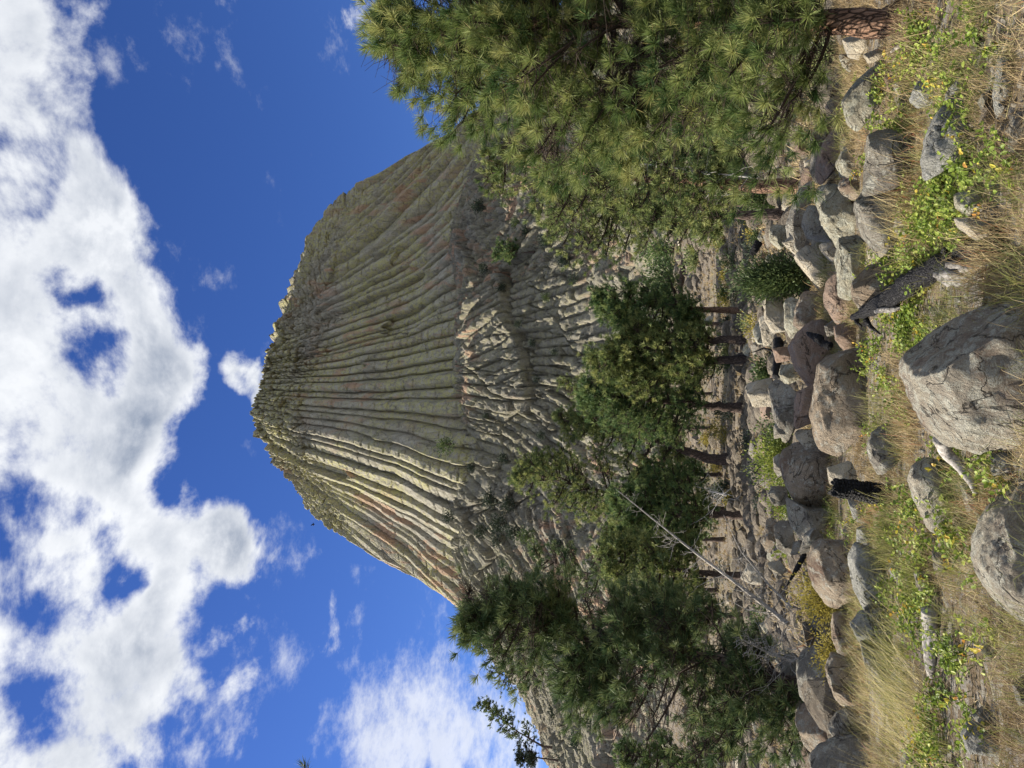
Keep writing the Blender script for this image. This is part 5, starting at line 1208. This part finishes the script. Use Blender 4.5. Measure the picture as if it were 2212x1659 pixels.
tall_grass('tan grass clump at the foot of the big smooth grey boulders', 1990, 430, 260, .5, .2, .05, 'drygrass', 5)
tall_grass('thin straw stalks in front of the wide smooth grey boulder', 1985, 520, 90, .55, .15, .2, 'straw', 6)
tall_grass('brown grass clump at the near right corner', 2150, 560, 420, .30, .16, .0, 'drygrass', 7)
tall_grass('orange-tan grass clump between the big boulders near the centre', 1990, 850, 320, .34, .18, .1, 'drygrass', 8)
tall_grass('rusty grass clump right of the tapering boulder', 1975, 930, 260, .30, .14, .1, 'drygrass', 9)
tall_grass('straw grass clump growing by the right pine', 1985, 130, 240, .42, .2, .1, 'drygrass', 10)
tall_grass('bristling green-brown clump above the rounded near boulder', 2000, 1260, 320, .32, .13, .2, 'greengrass', 11)
tall_grass('yellow grass clump in front of the broad flat-topped boulder', 1915, 900, 260, .38, .25, .05, 'greengrass', 12)

def leafy(name, label, patches, leafL, mat, seed):
    r = np.random.default_rng(seed); mb = MB(); st = MB()
    pr = []
    for (x, y, rx, n) in patches:
        for _ in range(4): pr.append((x + r.normal(0, 26), y + r.normal(0, 40), rx * r.uniform(.3, .75), int(n * .24)))
    for (x, y, rx, n) in pr:
        d = ground_dist(x, y); p = P(x, y, d); rad = rx / F * d
        for s in range(n):
            a = r.uniform(0, 6.28); q = rad * r.random() ** .6
            bx, by = p[0] + math.cos(a) * q, p[1] + math.sin(a) * q * .9; z = gz(bx, by)
            L = r.uniform(.08, .24); dv = nrm(np.array([r.normal(0, .5), r.normal(0, .5), 1.0]))
            b0 = np.array([bx, by, z]); m = b0 + dv * L * .6; e = b0 + nrm(dv + np.array([r.normal(0, .4), r.normal(0, .4), -.2])) * L
            st.tube(np.array([b0, m, e]), [.003, .0025, .0015], 3, rnd=.1, caps=False)
            nl = int(r.integers(5, 10)); ts = np.linspace(.25, 1, nl)
            O = b0 + (m - b0) * np.minimum(1, ts * 2)[:, None] * 1.0 + (e - m) * np.maximum(0, ts * 2 - 1)[:, None]
            sd = nrm(np.cross(dv, r.normal(size=3))); sg = np.where(np.arange(nl) % 2, 1, -1)[:, None]
            D = nrm(sd * sg + dv * .45 + r.normal(0, .3, (nl, 3)) + np.array([0, -.15, 0])); tone = r.normal(.5, .18)
            cc = np.clip(tone + r.normal(0, .1, nl), 0, .84)
            if r.random() < .07: cc = np.clip(r.normal(.95, .03, nl), 0, 1)
            mb.leaves(O, D, nrm(r.normal(size=(nl, 3)) * .5 + np.array([-.3, -.3, 1.])), leafL * r.uniform(.65, 1.15, nl), leafL * .62, cc)
    o = mb.obj(name, MAT[mat], smooth=False); tag(o, label, 'ground cover', kind='stuff')
    o2 = st.obj('plant_stems', MAT['leafy'], o, None)
leafy('leafy_ground_cover', 'bright green leafy vines and seedlings scattered over the near ground',
      [(1985, 440, 70, 60), (2030, 480, 80, 90), (2060, 440, 60, 60), (1990, 560, 55, 50), (2020, 620, 60, 60), (2060, 400, 60, 60), (2075, 500, 70, 60), (2000, 655, 45, 40),
       (1975, 720, 55, 50), (1940, 730, 50, 40), (1920, 790, 60, 40), (1930, 860, 60, 40), (1900, 1000, 55, 40), (1885, 800, 55, 40), (1975, 560, 60, 40), (1960, 300, 55, 40), (1950, 215, 45, 40),
       (1960, 110, 60, 50), (2000, 60, 60, 50), (2070, 150, 60, 36), (2090, 250, 60, 36), (2130, 60, 45, 26), (2110, 330, 70, 44), (2160, 340, 60, 30), (2060, 90, 45, 30), (1880, 215, 40, 26), (1925, 240, 40, 30),
       (1960, 1060, 55, 36), (1965, 1180, 60, 40), (2045, 1110, 55, 40), (2090, 1180, 55, 36), (2130, 1200, 40, 20), (2050, 1030, 40, 30), (1950, 1270, 60, 60), (1975, 1300, 70, 60), (2000, 1220, 45, 40), (1930, 1330, 50, 50),
       (2015, 1370, 50, 30), (2060, 1430, 55, 26), (2100, 1360, 50, 18), (2030, 1560, 60, 50), (2050, 1600, 50, 30), (2130, 1540, 60, 16), (2110, 1640, 50, 16), (1860, 1150, 40, 40), (1880, 1110, 35, 24),
       (2160, 985, 40, 26), (2110, 1000, 30, 16), (2020, 1650, 60, 30), (1905, 600, 45, 30), (1895, 345, 30, 26)], .040, 'leafy', 5)
